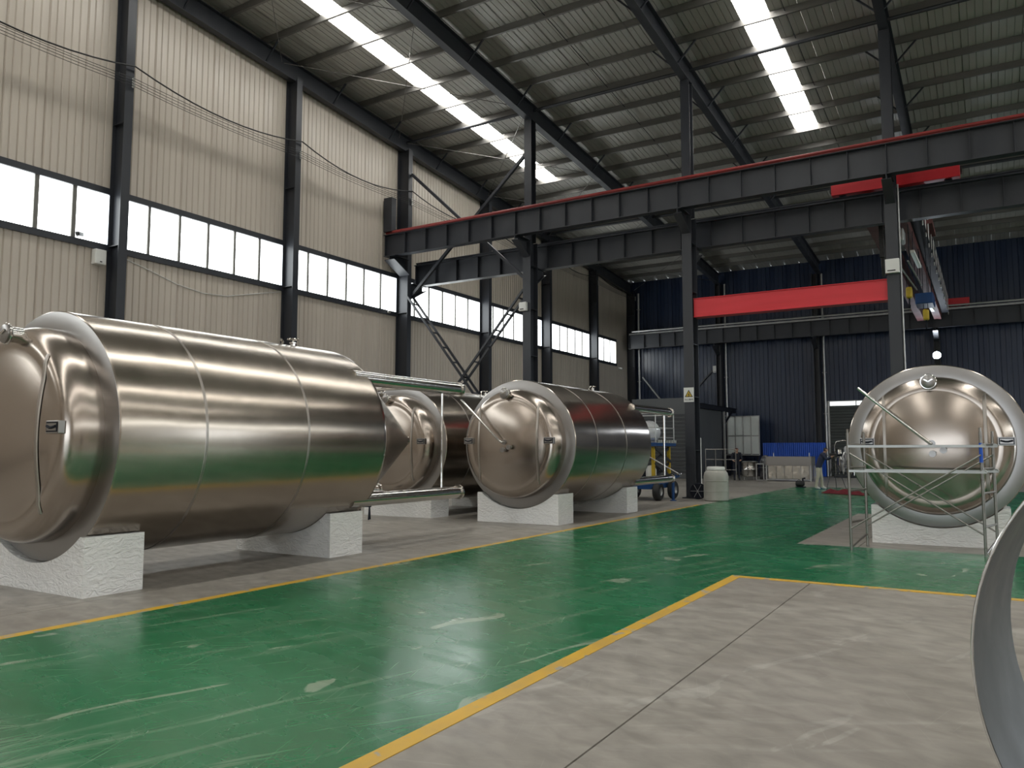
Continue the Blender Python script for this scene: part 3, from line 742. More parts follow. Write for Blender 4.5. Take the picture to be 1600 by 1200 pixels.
# ------------------------------------------------------------------ cables on the left wall
def sag_pts(y0, y1, z, sag, x, n=10):
    return [(x, y0+(y1-y0)*k/n, z-sag*4*(k/n)*(1-k/n)) for k in range(n+1)]
def cable(z, sag, x, r, label, dz0=0):
    pts = []
    for i in range(1, len(YS)-1):
        s_ = sag_pts(YS[i]+.08, YS[i+1]+.08, z, sag*random.uniform(.85, 1.15), x)
        pts += s_ if not pts else s_[1:]
    return tag(MB().tube(pts, r, 6).build('power_cable', M['black'], None, True), label, 'cable', 'cables strung along the left wall')
cable(12.02, .42, -19.57, .022, 'thick black cable drooping between the wall columns')
ln = ['uppermost thin wire strung on the wall column insulators', 'second thin wire down on the wall column insulators', 'third thin wire down on the wall column insulators', 'lowest thin wire strung on the wall column insulators']
for k in range(4): cable(11.68-.075*k, .10, -19.58, .008, ln[k])
tag(MB().tube([(-20.19, y0, z0) for y0, z0 in ((12.4, 6.85), (13.4, 6.62), (14.3, 6.38), (15.2, 6.27), (16.1, 6.33), (17.0, 6.55), (18.27, 6.85))], .014, 6).build('slack_wire', M['copper'], None, True), 'slack pale wire sagging under the second window strip', 'cable')

# ------------------------------------------------------------------ boxes and cameras on columns
def ebox(x, y, z, w, d, h, label, face):
    t = thing('electrical_box', (x, y, z), label, 'box', 'white electrical boxes on columns')
    MB().box(x-w/2, y-d/2, z, x+w/2, y+d/2, z+h).build('housing', M['white'], t, bevel=.01)
    if face == 'y':
        MB().box(x-w/2+.02, y-d/2-.008, z+.02, x+w/2-.02, y-d/2, z+h-.02).build('lid', M['white'], t)
        MB().box(x-w/2+.05, y-d/2-.014, z+.05, x+w/2-.1, y-d/2-.008, z+.08).build('latch', M['black'], t)
    else:
        MB().box(x+w/2, y-d/2+.02, z+.02, x+w/2+.008, y+d/2-.02, z+h-.02).build('lid', M['white'], t)
        MB().box(x+w/2+.008, y-.03, z+.05, x+w/2+.014, y+.03, z+.08).build('latch', M['black'], t)
ebox(-2.06, ROW-.35, 6.48, .36, .14, .4, 'pale switch box on the column above the right hand tank', 'y')
ebox(-14.12, ROW-.34, 6.52, .3, .13, .32, 'pale box on the column beside the crossed lattice braces', 'y')
ebox(-20.08, 11.85, 6.45, .2, .3, .4, 'pale box below the window by the nearest wall column', 'x')
ebox(-14.3, 48.3, 6.35, .38, .18, .42, 'pale box on the navy far wall', 'y')
def cctv(p, d, label, m='white'):
    t = thing('security_camera', p, label, 'camera', 'small wall cameras'); p = Vector(p); d = Vector(d).normalized()
    MB().tube([p, p+Vector((.12, 0, 0))], .02, 8).build('mount_arm', M[m], t, True)
    q = p+Vector((.14, 0, .03))
    MB().bar(q-d*.14, q+d*.16, .1, .1).build('housing', M[m], t, bevel=.02)
    MB().tube([q+d*.16, q+d*.18], .035, 12).build('lens', M['black'], t, True)
cctv((-20.2, 11.3, 7.12), (.6, -.8, -.15), 'dark wall camera on the window sill by the nearest column', 'steel')
cctv((-20.2, 23.7, 6.95), (.7, -.7, -.2), 'white wall camera left of the crane girder column')
cctv((-20.2, 46.6, 6.75), (.7, .2, -.2), 'white wall camera beside the last window of the left wall')

# warning sign on the column
t = thing('warning_sign', (-8.05, ROW-.29, 3.04), 'white warning sign with a yellow triangle on a dark column', 'sign')
sx, sy, sz = -8.05, ROW-.285, 3.04
MB().box(sx-.165, sy-.006, sz, sx+.165, sy, sz+.46).build('plate', M['white'], t)
def tri(r, c, dy, m, nm):
    return MB().prism([(sx+r*math.cos(a), c+r*math.sin(a)) for a in (PI/2, PI/2+2*PI/3, PI/2+4*PI/3)], 'y', sy-dy, sy-.005).build(nm, M[m], t)
tri(.155, sz+.235, .008, 'black', 'triangle_border'); tri(.115, sz+.235, .010, 'yellow', 'triangle_field')
MB().prism([(sx+a, sz+b) for a, b in ((.02, .31), (-.03, .225), (.0, .225), (-.015, .185), (-.028, .192), (-.008, .155), (.018, .185), (.006, .182), (.032, .245), (.004, .245), (.03, .31))], 'y', sy-.012, sy-.005).build('lightning_bolt', M['black'], t)
try:
    fc = bpy.data.curves.new('txt', 'FONT'); fc.body = '\u5f53\u5fc3\u89e6\u7535'; fc.size = .075; fc.align_x = 'CENTER'; fc.extrude = .002
    fo = bpy.data.objects.new('txt', fc); COL.objects.link(fo); bpy.context.view_layer.update()
    me = bpy.data.meshes.new_from_object(fo.evaluated_get(bpy.context.evaluated_depsgraph_get())); bpy.data.objects.remove(fo)
    me.materials.clear(); me.materials.append(M['black'])
    o = bpy.data.objects.new('lettering', me); COL.objects.link(o); o.parent = t
    o.rotation_euler = (PI/2, 0, 0); o.location = Vector((sx, sy-.008, sz+.05))-Vector(t.location)
except Exception as ex: print('text', ex)

# ------------------------------------------------------------------ far wall fittings
def pipe_down(x, label):
    t = thing('downpipe', (x, 48.35, 0), label, 'pipe', 'grey downpipes on the far wall')
    MB().tube([(x, 48.36, 0), (x, 48.36, 11.9)], .07, 10).build('pipe', M['galv'], t, True)
    for z in (1.2, 3.6, 6, 8.4, 10.8): MB().box(x-.1, 48.27, z, x+.1, 48.48, z+.04).build('clip', M['galv'], t)
pipe_down(-19.45, 'grey downpipe in the far left corner'); pipe_down(-13.7, 'grey downpipe beside the small grey room'); pipe_down(-7.95, 'grey downpipe at the left of the roller door')
for x, lab in ((-14.05, 'dark far wall column behind the small grey room'), (-8.3, 'dark far wall column left of the roller door'), (-2.1, 'dark far wall column behind the bridge crane'), (3.9, 'dark far wall column outside the right edge')):
    t = thing('far_column', (x, 48.2, 0), lab, 'column', 'columns of the far wall')
    for s_ in (-1, 1): MB().box(x+s_*.14-.012, 47.95, 0, x+s_*.14+.012, 48.48, zu(48)+.02).build('flange', M['steel'], t)
    MB().box(x-.13, 48.2, 0, x+.13, 48.22, zu(48)+.02).build('web', M['steel'], t)
    corbel(t, x, 47.97, 47.05, 8.04)
for (a, b, lab) in (((-19.25, 48.44, 6.3), (-17.1, 48.44, 3.6), 'slanting grey brace in the far left corner'), ((-16.1, 48.44, 4.9), (-14.2, 48.44, 6.9), 'slanting dark brace left of the pale box')):
    tag(MB().bar(a, b, .09, .09, (0, 1, 0)).build('knee_brace', M['galv' if 'grey' in lab else 'steel']), lab, 'brace')

# roller door with translucent transom
M['slat'] = mat('dull_grey_shutter', (.085, .092, .09), .8, 0, (.10, .107, .105), (1, 1, 4), .8, 0, None, 0, 0, 'Object', .15)
t = thing('door_1', ((DX0+DX1)/2, YF, 0), 'grey roller door with a bright strip above, in the far wall', 'door', None, 'structure')
nsl = 24; hz = 4.06/nsl
for k in range(nsl):
    MB().prism([(YF-.02, k*hz+.006), (YF-.045, k*hz+hz*.3), (YF-.045, k*hz+hz*.75), (YF-.02, (k+1)*hz-.006), (YF+.02, (k+1)*hz-.006), (YF+.02, k*hz+.006)], 'x', DX0+.05, DX1-.05).build('slat', M['slat'], t)
for k in range(3):
    a = DX0+.05+k*(DX1-DX0-.1)/3
    MB().box(a+.03, YF-.02, 4.08, a+(DX1-DX0-.1)/3-.03, YF, 4.31).build('transom_pane', emis('daylit_transom', (.95, 1, 1), 1.6) if k == 0 else bpy.data.materials['daylit_transom'], t)
MB().box(DX0-.3, YF+.09, -.03, DX1+.3, YF+.15, 4.6).build('light_block_sheet', M['slat'], t)  # added behind the slats to block sky light through their gaps
for a in (DX0, DX1): MB().box(a-.05, YF-.08, 0, a+.05, YF+.05, 4.35).build('door_jamb', M['galv'], t)
MB().box(DX0, YF-.05, 4.31, DX1, YF+.05, 4.36).build('door_head', M['galv'], t)

# flood lamp high on the far wall column
t = thing('flood_lamp', (-2.1, 47.7, 6.6), 'dazzling flood lamp glowing above the right hand tank', 'lamp')
MB().bar((-2.1, 47.95, 6.6), (-2.1, 47.75, 6.6), .06, .06).build('arm', M['steel'], t)
MB().lathe([(.001, .14), (.1, .14), (.2, .02), (.21, 0), (.19, 0)], (-2.1, 47.6, 6.6), 'y', 24).build('housing', M['steel2'], t, True)
MB().lathe([(.19, .0), (.12, -.03), (.001, -.04)], (-2.1, 47.6, 6.6), 'y', 24).build('lens', emis('lamp_lens', (.82, .9, 1), 350), t, True)

# small grey room in the far left corner
t = thing('grey_room', (-14.9, 42.7, 0), 'small flat-roofed grey cabin in the far left corner', 'cabin')
rx0, rx1, ry0, ry1 = -16.7, -13.05, 40.4, 45.0
MB().box(rx0, ry0, 0, rx1, ry0+.08, 4.3).build('front_wall', M['greywall'], t)
MB().box(rx1-.08, ry0, 0, rx1, ry1, 3.9).build('side_wall', M['darkgrey'], t)
MB().box(rx0, ry0, 0, rx0+.08, ry1, 4.0).build('side_wall', M['darkgrey'], t)
MB().box(rx0, ry1-.08, 0, rx1, ry1, 4.0).build('rear_wall', M['darkgrey'], t)
MB().box(rx0, ry0+.08, 3.9, rx1, ry1, 4.0).build('roof', M['greywall'], t)
for k in range(16):
    MB().box(rx0+.2, ry0-.03, .3+k*.2, rx1-.6, ry0, .3+k*.2+.13).build('cladding_strip', M['darkgrey'], t)
b = MB().ibeam((rx1+.1, ry0+.1, 3.87), (rx1+.1, 47.6, 3.87), .2, .26).build('canopy_beam', M['steel2'], t)
MB().bar((rx1+.1, ry1+.1, 3.0), (rx1+.1, 46.8, 3.8), .08, .08).build('canopy_brace', M['steel2'], t)
MB().box(rx1+.06, ry1, 0, rx1+.16, ry1+.1, 3.75).build('canopy_post', M['galv'], t)
MB().box(rx0+.4, ry0-.06, 2.2, rx0+.7, ry0-.03, 2.45).build('notice', M['white'], t)

# glazed partition on a dark base
M['glass'] = mat('milky_glass', (.72, .77, .75), .2, 0, (.85, .88, .86), (2, 2, 1.2), .9, .004, (4, 4, 3), 0, .5)
t = thing('glazed_partition', (-12.5, 46.6, 0), 'milky glazed panel with metal bars on a dark bench', 'partition')
gx0, gx1, gy = -13.2, -11.35, 46.6
for i in range(4):
    for j, (z0, z1) in enumerate(((1.25, 2.35), (2.35, 3.5))):
        w = (gx1-gx0)/4
        MB().box(gx0+i*w+.03, gy-.01, z0+.03, gx0+(i+1)*w-.03, gy+.01, z1-.03).build('pane', M['glass'], t)
for i in range(5): xx = gx0+i*(gx1-gx0)/4; MB().box(xx-.03, gy-.03, 1.22, xx+.03, gy+.03, 3.53).build('upright_bar', M['galv'], t)
for z in (1.22, 2.35, 3.5): MB().box(gx0, gy-.03, z-.025, gx1, gy+.03, z+.025).build('cross_bar', M['galv'], t)
for xx in (gx0+.05, gx1-.05, (gx0+gx1)/2): MB().box(xx-.05, gy-.25, 0, xx+.05, gy+.25, 1.13).build('bench_leg', M['steel2'], t)
MB().box(gx0-.05, gy-.3, 1.13, gx1+.05, gy+.3, 1.2).build('bench_top', M['steel2'], t)
for sg in (gx0+.1, gx1-.1): MB().bar((sg, gy+.03, 3.0), (sg, gy+.28, 1.2), .03, .03).build('stay', M['steel2'], t)

# blue corrugated sheets standing against the far wall
for k in range(4):
    x0 = -11.42+k*.885
    pts = [(x0+i*.0547, 47.70+(.025 if i % 2 else 0)) for i in range(17)]
    o = MB().prism(pts+[(a, b+.012) for a, b in reversed(pts)], 'z', 0, 1.94).build('blue_sheet', M['blue_sheet'])
    tag(o, ['bright blue ribbed sheet at the far wall, leftmost of four', 'second bright blue ribbed sheet from the left at the far wall', 'third bright blue ribbed sheet from the left at the far wall', 'bright blue ribbed sheet at the far wall, behind the cameraman'][k], 'metal sheet', 'blue ribbed sheets')

# stainless kettle drum
t = thing('kettle_drum', (-10.45, 40.8, 0), 'squat stainless drum on short legs before the glazed panel', 'drum')
MB().lathe([(.001, .16), (.38, .16), (.42, .2), (.42, .5), (.435, .52), (.42, .54), (.42, .88), (.435, .9), (.42, .92), (.3, .95), (.001, .96)], (-10.45, 40.8, 0), 'z', 32).build('body', M['chrome'], t, True)
for k in range(4):
    a = PI/4+k*PI/2; MB().tube([(-10.45+.33*math.cos(a), 40.8+.33*math.sin(a), 0), (-10.45+.33*math.cos(a), 40.8+.33*math.sin(a), .2)], .03, 8).build('leg', M['galv'], t, True)
t = thing('wrapped_bundle', (-9.75, 41.2, 0), 'dark film-wrapped bundle between the drum and the steel bench', 'bundle')
M['film'] = mat('dark_plastic_film', (.05, .05, .055), .18, 0, (.2, .2, .21), (6, 6, 4), .5, .04, (5, 5, 3), 0, .5)
MB().lathe([(.001, 0), (.3, .02), (.33, .3), (.27, .62), (.3, .9), (.2, 1.15), (.08, 1.25), (.001, 1.26)], (-9.75, 41.2, 0), 'z', 14).build('body', M['film'], t, True)
MB().tube([(-9.75+.31*math.cos(a), 41.2+.31*math.sin(a), .62) for a in [k*2*PI/16 for k in range(16)]], .012, 6, closed=True).build('binding', M['galv'], t, True)

# stainless bench (a hopper cabinet) before the blue sheets
t = thing('steel_bench', (-8.3, 40.2, 0), 'creased stainless cabinet on a frame before the blue sheets', 'cabinet')
bx0, bx1, by0, by1 = -9.42, -7.28, 39.8, 40.9
MB().box(bx0, by0+.02, .75, bx1, by1, 1.2).build('hood', M['collar'], t, bevel=.01)
M['crease'] = stainless('creased_stainless_sheet', (.62, .59, .54), .22, .06, (2.2, 2.2, 1.6), (3, 3, 3), .05, .1)
for k in range(5):
    w = (bx1-bx0-.2)/5; MB().box(bx0+.1+k*w+.012, by0+.06, .12, bx0+.1+(k+1)*w-.012, by0+.1, .75).build('front_sheet', M['crease'], t)
MB().box(bx0+.08, by0+.12, .1, bx1-.08, by1-.05, .75).build('carcass', M['collar'], t)
for xx in (bx0+.03, bx1-.03):
    for yy_ in (by0+.05, by1-.05): MB().box(xx-.03, yy_-.03, 0, xx+.03, yy_+.03, .8).build('leg', M['galv'], t)
MB().box(bx0, by0, .04, bx1, by0+.05, .09).build('bottom_rail', M['galv'], t)
for xx in (bx0+.3, bx1-.15): MB().tube([(xx, by0+.4, 1.2), (xx, by0+.4, 1.38)], .02, 6).build('lifting_lug', M['galv'], t)
t = thing('steel_stand', (-9.7, 40.1, 0), 'low steel frame standing left of the stainless cabinet', 'stand')
for xx in (-9.95, -9.6): MB().box(xx-.025, 40.08, 0, xx+.025, 40.13, .85).build('post', M['galv'], t)
MB().box(-9.98, 40.08, 0, -9.5, 40.13, .04).build('foot', M['galv'], t); MB().box(-9.98, 40.08, .8, -9.57, 40.13, .85).build('top_bar', M['galv'], t)

# shiny pipe skid by the roller door
M['wrap'] = mat('white_plastic_film', (.7, .71, .72), .22, 0, (.8, .8, .8), (3, 3, 3), .7, .05, (4, 3, 4), 0, .4)
t = thing('pipe_skid', (-6.75, 46.6, 0), 'cluster of shiny pipes and vessels by the roller door', 'machine')
kx, ky = -6.75, 46.6
for i, (dx, dy, r, h) in enumerate(((-.25, 0, .13, 1.6), (.1, .1, .16, 1.75), (.38, -.05, .1, 1.3), (-.05, -.25, .08, 1.1))):
    MB().lathe([(.001, .25), (r*.5, .27), (r, .4), (r, h-.15), (r*.6, h-.03), (.001, h)], (kx+dx, ky+dy, 0), 'z', 20).build('vessel', M['wrap' if i % 2 else 'crease'], t, True)
for k in range(5):
    a = -.45+k*.2
    MB().tube([(kx+a, ky-.3, .2), (kx+a, ky-.35, .9+.15*(k % 3)), (kx+a+.1, ky-.35, 1.1+.15*(k % 3)), (kx+a+.12, ky-.1, 1.3)], .035, 8).build('pipe', M['chrome'], t, True)
MB().tube([(kx-.48, ky-.2, .1), (kx-.48, ky-.2, 1.75), (kx-.38, ky-.2, 1.98), (kx, ky-.2, 2.05), (kx+.38, ky-.2, 1.98), (kx+.48, ky-.2, 1.75), (kx+.48, ky-.2, .1)], .03, 8).build('frame_hoop', M['chrome'], t, True)
MB().box(kx-.52, ky-.4, 0, kx+.52, ky+.35, .12).build('skid_base', M['steel'], t)
for k in range(4):
    MB().lathe([(.001, -.03), (.09, -.03), (.09, .03), (.001, .03)], (kx-.3+k*.2, ky-.4, .6+.3*(k % 2)), 'y', 14).build('valve_wheel', M['chrome'], t, True)

# railing before the grey room
t = thing('guard_rail', (-11.5, 38.4, 0), 'thin grey guard rail behind the pale barrel', 'railing')
for k in range(4): MB().tube([(-12.0+k*.5, 38.4, 0), (-12.0+k*.5, 38.4, 1.55)], .02, 8).build('post', M['pipe'], t, True)
for z in (1.55, 1.05, .55): MB().tube([(-12.0, 38.4, z), (-10.5, 38.4, z)], .016, 8).build('bar', M['pipe'], t, True)

# ------------------------------------------------------------------ pale plastic barrel
M['barrel'] = mat('cloudy_plastic', (.36, .35, .31), .45, 0, (.44, .43, .39), (2, 2, 3), .8, .004, (6, 6, 2), 0, .1)
t = thing('plastic_barrel', (-6.98, 23.3, 0), 'squat pale plastic barrel on the floor right of the sign column', 'barrel')
MB().lathe([(.001, 0), (.32, 0), (.36, .04), (.365, .35), (.36, .62), (.365, .72), (.34, .84), (.28, .91), (.24, .925), (.24, .93)], (-6.98, 23.3, 0), 'z', 40).build('body', M['barrel'], t, True)
MB().lathe([(.24, .925), (.265, .93), (.265, 1.0), (.25, 1.02), (.001, 1.03)], (-6.98, 23.3, 0), 'z', 40).build('lid', M['white'], t, True)
for z in (.3, .6): MB().lathe([(.365, z-.012), (.372, z), (.365, z+.012)], (-6.98, 23.3, 0), 'z', 40).build('rib', M['barrel'], t, True)

# ------------------------------------------------------------------ towable scissor lift beside the sign column
t = thing('scissor_lift', (-9.1, 23.2, 0), 'towable scissor lift with railed platform and fat black tyres behind the middle tank', 'lift')
lx0, lx1, ly0, ly1 = -9.75, -8.5, 22.35, 23.95
for xx, yy_ in ((lx0, ly0+.15), (lx1, ly0+.15), (lx0, ly1-.15), (lx1, ly1-.15)):
    s_ = 1 if xx == lx1 else -1
    wh = MB().lathe([(.13, -.1), (.24, -.1), (.28, -.06), (.28, .06), (.24, .1), (.13, .1)], (xx, yy_, .28), 'x', 28).build('tyre', M['black'], t, True)
    MB().lathe([(.001, -.04), (.1, -.05), (.135, -.09), (.135, .09), (.1, .05), (.001, .04)], (xx, yy_, .28), 'x', 20).build('rim', M['galv'], wh, True)
MB().box(lx0+.15, ly0, .34, lx1-.15, ly1, .5).build('chassis', M['blue'], t, bevel=.01)
MB().box(lx0+.2, ly0+.1, .5, lx1-.2, ly1-.1, .62).build('deck', M['galv'], t)
MB().box(lx0+.3, ly0+.3, .62, lx1-.3, ly1-.5, 1.05).build('pump_unit', M['steel2'], t, bevel=.02)
MB().lathe([(.001, 0), (.13, .02), (.16, .12), (.16, .3), (.1, .42), (.001, .44)], (lx1-.25, ly0+.25, .62), 'z', 18).build('oil_tank', M['white'], t, True)
for xx in (lx0+.12, lx1-.12):
    for yy_ in (ly0+.1, ly1-.15):
        MB().box(xx-.045, yy_-.045, .62, xx+.045, yy_+.045, 1.62).build('guide_post', M['yellow'], t)
    for k in range(2):
        z = .66+k*.48
        MB().bar((xx, ly0+.1, z), (xx, ly1-.1, z+.46), .04, .07).build('scissor_arm', M['steel'], t); MB().bar((xx+.05, ly1-.1, z), (xx+.05, ly0+.1, z+.46), .04, .07).build('scissor_arm', M['steel'], t)
MB().box(lx0, ly0-.05, 1.64, lx1+.05, ly1+.05, 1.74).build('platform', M['blue'], t)
for k in range(12):
    MB().box(lx1+.05, ly0-.05+k*.14, 1.74, lx1+.065, ly0+.02+k*.14, 1.83).build('hazard_mark', M['black'], t)
MB().box(lx1+.04, ly0-.05, 1.735, lx1+.06, ly1+.05, 1.83).build('toe_board', M['white'], t)
for yy_ in (ly0, (ly0+ly1)/2, ly1):
    for xx in (lx0+.05, lx1): MB().tube([(xx, yy_, 1.74), (xx, yy_, 2.62)], .018, 8).build('rail_post', M['galv'], t, True)
for z in (2.62, 2.2, 1.9):
    MB().tube([(lx0+.05, ly0, z), (lx1, ly0, z), (lx1, ly1, z), (lx0+.05, ly1, z)], .017, 8).build('guard_bar', M['galv'], t, True)
MB().bar((lx1-.2, ly0+.0, .42), (-7.85, 22.55, .78), .08, .1).build('drawbar', M['blue'], t)
MB().tube([(-8.75, 22.3, 1.35), (-7.86, 22.5, .82)], .018, 8).build('pull_rod', M['galv'], t, True)
MB().tube([(-7.86, 22.42, .8), (-7.86, 22.68, .8)], .03, 10).build('towing_eye', M['chrome'], t, True)
MB().tube([(-8.12, 22.75, 0), (-8.12, 22.75, .62)], .045, 12).build('jack_leg', M['blue'], t, True)
MB().lathe([(.001, 0), (.1, 0), (.1, .02), (.03, .04)], (-8.12, 22.75, 0), 'z', 16).build('jack_foot', M['blue'], t, True)
t = thing('wrapped_load', (-9.2, 23.2, 1.74), 'white film-wrapped load lying on the lift platform', 'bundle')
MB().lathe([(.001, -.62), (.3, -.6), (.36, -.3), (.33, 0), (.37, .35), (.3, .6), (.001, .63)], (-9.15, 23.15, 2.08), 'y', 16).build('body', M['wrap'], t, True)
MB().box(-9.35, 22.7, 1.745, -8.95, 23.6, 1.8).build('pallet', M['galv'], t)
t = thing('leaning_panel', (-8.4, 27.0, 0), 'tall narrow white panel standing just right of the sign column', 'panel')
MB().box(-8.82, 27.0, .1, -8.6, 27.08, 1.95).build('board', M['white'], t, bevel=.03)
MB().box(-8.86, 26.95, 0, -8.56, 27.2, .1).build('foot', M['steel'], t)
MB().tube([(-8.7, 26.99, 1.75), (-8.7, 26.96, 1.8), (-8.7, 26.99, 1.85)], .012, 6).build('handle', M['black'], t, True)

t = thing('cable_reel', (-7.72, 23.85, 0), 'small dark cable reel leaning at the foot of the sign column', 'reel')
for d in (-.06, .06):
    MB().lathe([(.05, d-.01), (.24, d-.01), (.25, d), (.24, d+.01), (.05, d+.01)], (-7.72, 23.9, .25), 'y', 24).build('reel_flange', M['steel2'], t, True)
MB().lathe([(.06, -.05), (.17, -.05), (.18, 0), (.17, .05), (.06, .05)], (-7.72, 23.9, .25), 'y', 24).build('wound_cable', M['black'], t, True)
for k in range(6):
    a = k*PI/3; MB().bar((-7.72, 23.825, .25), (-7.72+.22*math.cos(a), 23.825, .25+.22*math.sin(a)), .02, .012).build('spoke', M['galv'], t)

# ------------------------------------------------------------------ little saw horse behind the nearest tank
t = thing('saw_horse', (-11.7, 13.1, 0), 'small dark steel trestle at the cone end of the nearest tank', 'trestle')
hx, hy = -11.72, 13.1
MB().bar((hx-.16, hy, .30), (hx+.1, hy+.12, .30), .05, .06).build('top_bar', M['steel2'], t)
for f in (0, 1):
    p = Vector((hx-.13, hy+.01, .28)).lerp(Vector((hx+.07, hy+.1, .28)), f)
    for s_ in (-1, 1): MB().bar(p, (p.x-.05*s_, p.y+.08*s_, 0), .03, .03).build('leg', M['steel2'], t)

# ------------------------------------------------------------------ red cloth, small pump
def cloth():
    vs = []; fs = []; nx, ny = 22, 9
    for i in range(nx+1):
        for j in range(ny+1):
            u, v = i/nx, j/ny
            e = min(u, 1-u)*2; e2 = min(v, 1-v)*2
            z = .17*min(1, e*3)*min(1, e2*2)*(.55+.45*math.sin(7*u+3*v)*math.cos(5*v-9*u))+.008
            vs.append((-5.05+u*1.5+.06*math.sin(9*v), 29.3+v*.9-u*.9+.07*math.sin(11*u), z))
    for i in range(nx):
        for j in range(ny):
            a = i*(ny+1)+j; fs.append((a, a+ny+1, a+ny+2, a+1))
    o = MB().add(vs, fs).build('red_cloth', mat('dark_red_cloth', (.10, .004, .01), .85, 0, (.17, .01, .018), (6, 6, 6), .7), None, True)
    m = o.modifiers.new('thick', 'SOLIDIFY'); m.thickness = .012; m.offset = 1
    tag(o, 'crumpled dark red cloth on the green floor left of the scaffold', 'cloth')
cloth()
t = thing('floor_pump', (-6.54, 33.4, 0), 'small black motor pump lying on the open floor', 'pump')
MB().box(-6.72, 33.25, 0, -6.36, 33.55, .04).build('base', M['steel2'], t)
MB().lathe([(.001, -.16), (.1, -.16), (.12, -.1), (.12, .1), (.07, .17), (.001, .18)], (-6.56, 33.4, .16), 'x', 18).build('motor', M['black'], t, True)
MB().tube([(-6.45, 33.4, .2), (-6.45, 33.4, .36), (-6.35, 33.4, .38)], .035, 8).build('outlet', M['steel2'], t, True)
MB().tube([(-6.66, 33.4, .27), (-6.6, 33.4, .33), (-6.54, 33.4, .27)], .012, 6).build('carry_handle', M['steel2'], t, True)

# ------------------------------------------------------------------ tripod and camera
t = thing('camera_tripod', (-5.02, 32.2, 0), 'black video camera on a spread tripod before the man in navy', 'tripod')
tx, ty = -5.05, 32.25
for dx, dy in ((-.28, -.2), (.42, -.1), (-.02, .4)):
    MB().tube([(tx, ty, 1.18), (tx+dx*.5, ty+dy*.5, .62)], .018, 8).build('leg', M['black'], t, True); MB().tube([(tx+dx*.48, ty+dy*.48, .64), (tx+dx, ty+dy, 0)], .012, 8).build('lower_leg', M['steel'], t, True)
MB().lathe([(.001, 1.1), (.04, 1.1), (.05, 1.18), (.035, 1.24), (.001, 1.26)], (tx, ty, 0), 'z', 12).build('head', M['black'], t, True)
MB().box(tx-.16, ty-.06, 1.25, tx+.12, ty+.06, 1.39).build('camera_body', M['black'], t, bevel=.015)
MB().lathe([(.001, 0), (.045, 0), (.05, .1), (.055, .17), (.001, .165)], (tx+.12, ty, 1.32), 'x', 16).build('lens', M['steel2'], t, True)
MB().box(tx-.05, ty-.02, 1.42, tx+.08, ty+.02, 1.46).build('top_handle', M['black'], t)

# ------------------------------------------------------------------ people
def human(name, label, base, rotz, joints, edges, cols, head_z, extra=()):
    """joints: name -> (x,y,z,r); edges; cols: ordered list of (test, material)"""
    names = list(joints); idx = {n: i for i, n in enumerate(names)}
    me = bpy.data.meshes.new(name); me.from_pydata([joints[n][:3] for n in names], [(idx[a], idx[b]) for a, b in edges], [])
    o = bpy.data.objects.new(name, me); COL.objects.link(o)
    m = o.modifiers.new('skin', 'SKIN'); m.use_smooth_shade = True
    for i, n in enumerate(names):
        v = me.skin_vertices[0].data[i]; r = joints[n][3]; v.radius = r if isinstance(r, tuple) else (r, r); v.use_root = n == 'pelvis'
    s_ = o.modifiers.new('sub', 'SUBSURF'); s_.levels = 2; s_.render_levels = 2
    bpy.context.view_layer.update()
    ev = o.evaluated_get(bpy.context.evaluated_depsgraph_get()); me2 = bpy.data.meshes.new_from_object(ev)
    o.modifiers.clear(); o.data = me2
    me2.materials.clear()
    for _, mm in cols: me2.materials.append(mm)
    segs = [(Vector(joints[a][:3]), Vector(joints[b][:3]), a, b) for a, b in edges]
    for p in me2.polygons:
        p.use_smooth = True; c = p.center; best = None
        for A, B, a, b in segs:
            d = B-A; f = max(0, min(1, (c-A).dot(d)/max(d.length_squared, 1e-9))); q = (A+d*f-c).length
            if best is None or q < best[0]: best = (q, a, b, f)
        for k, (test, _) in enumerate(cols):
            if test(c, best[1], best[2]): p.material_index = k; break
    o.location = base; o.rotation_euler = (0, 0, rotz)
    tag(o, label, 'person')
    return o
skin = mat('skin', (.42, .25, .17), .55); hairm = mat('black_hair', (.01, .01, .012), .6)
jacket = mat('navy_jacket', (.015, .02, .05), .8, 0, (.025, .032, .07), (8, 8, 8), .7); trous = mat('beige_trousers', (.50, .46, .38), .8, 0, (.4, .37, .3), (8, 8, 8), .6)
shoe = mat('white_shoes', (.6, .6, .58), .6); darkc = mat('dark_workwear', (.01, .012, .022), .8); rust = mat('rust_cap', (.12, .04, .03), .8)
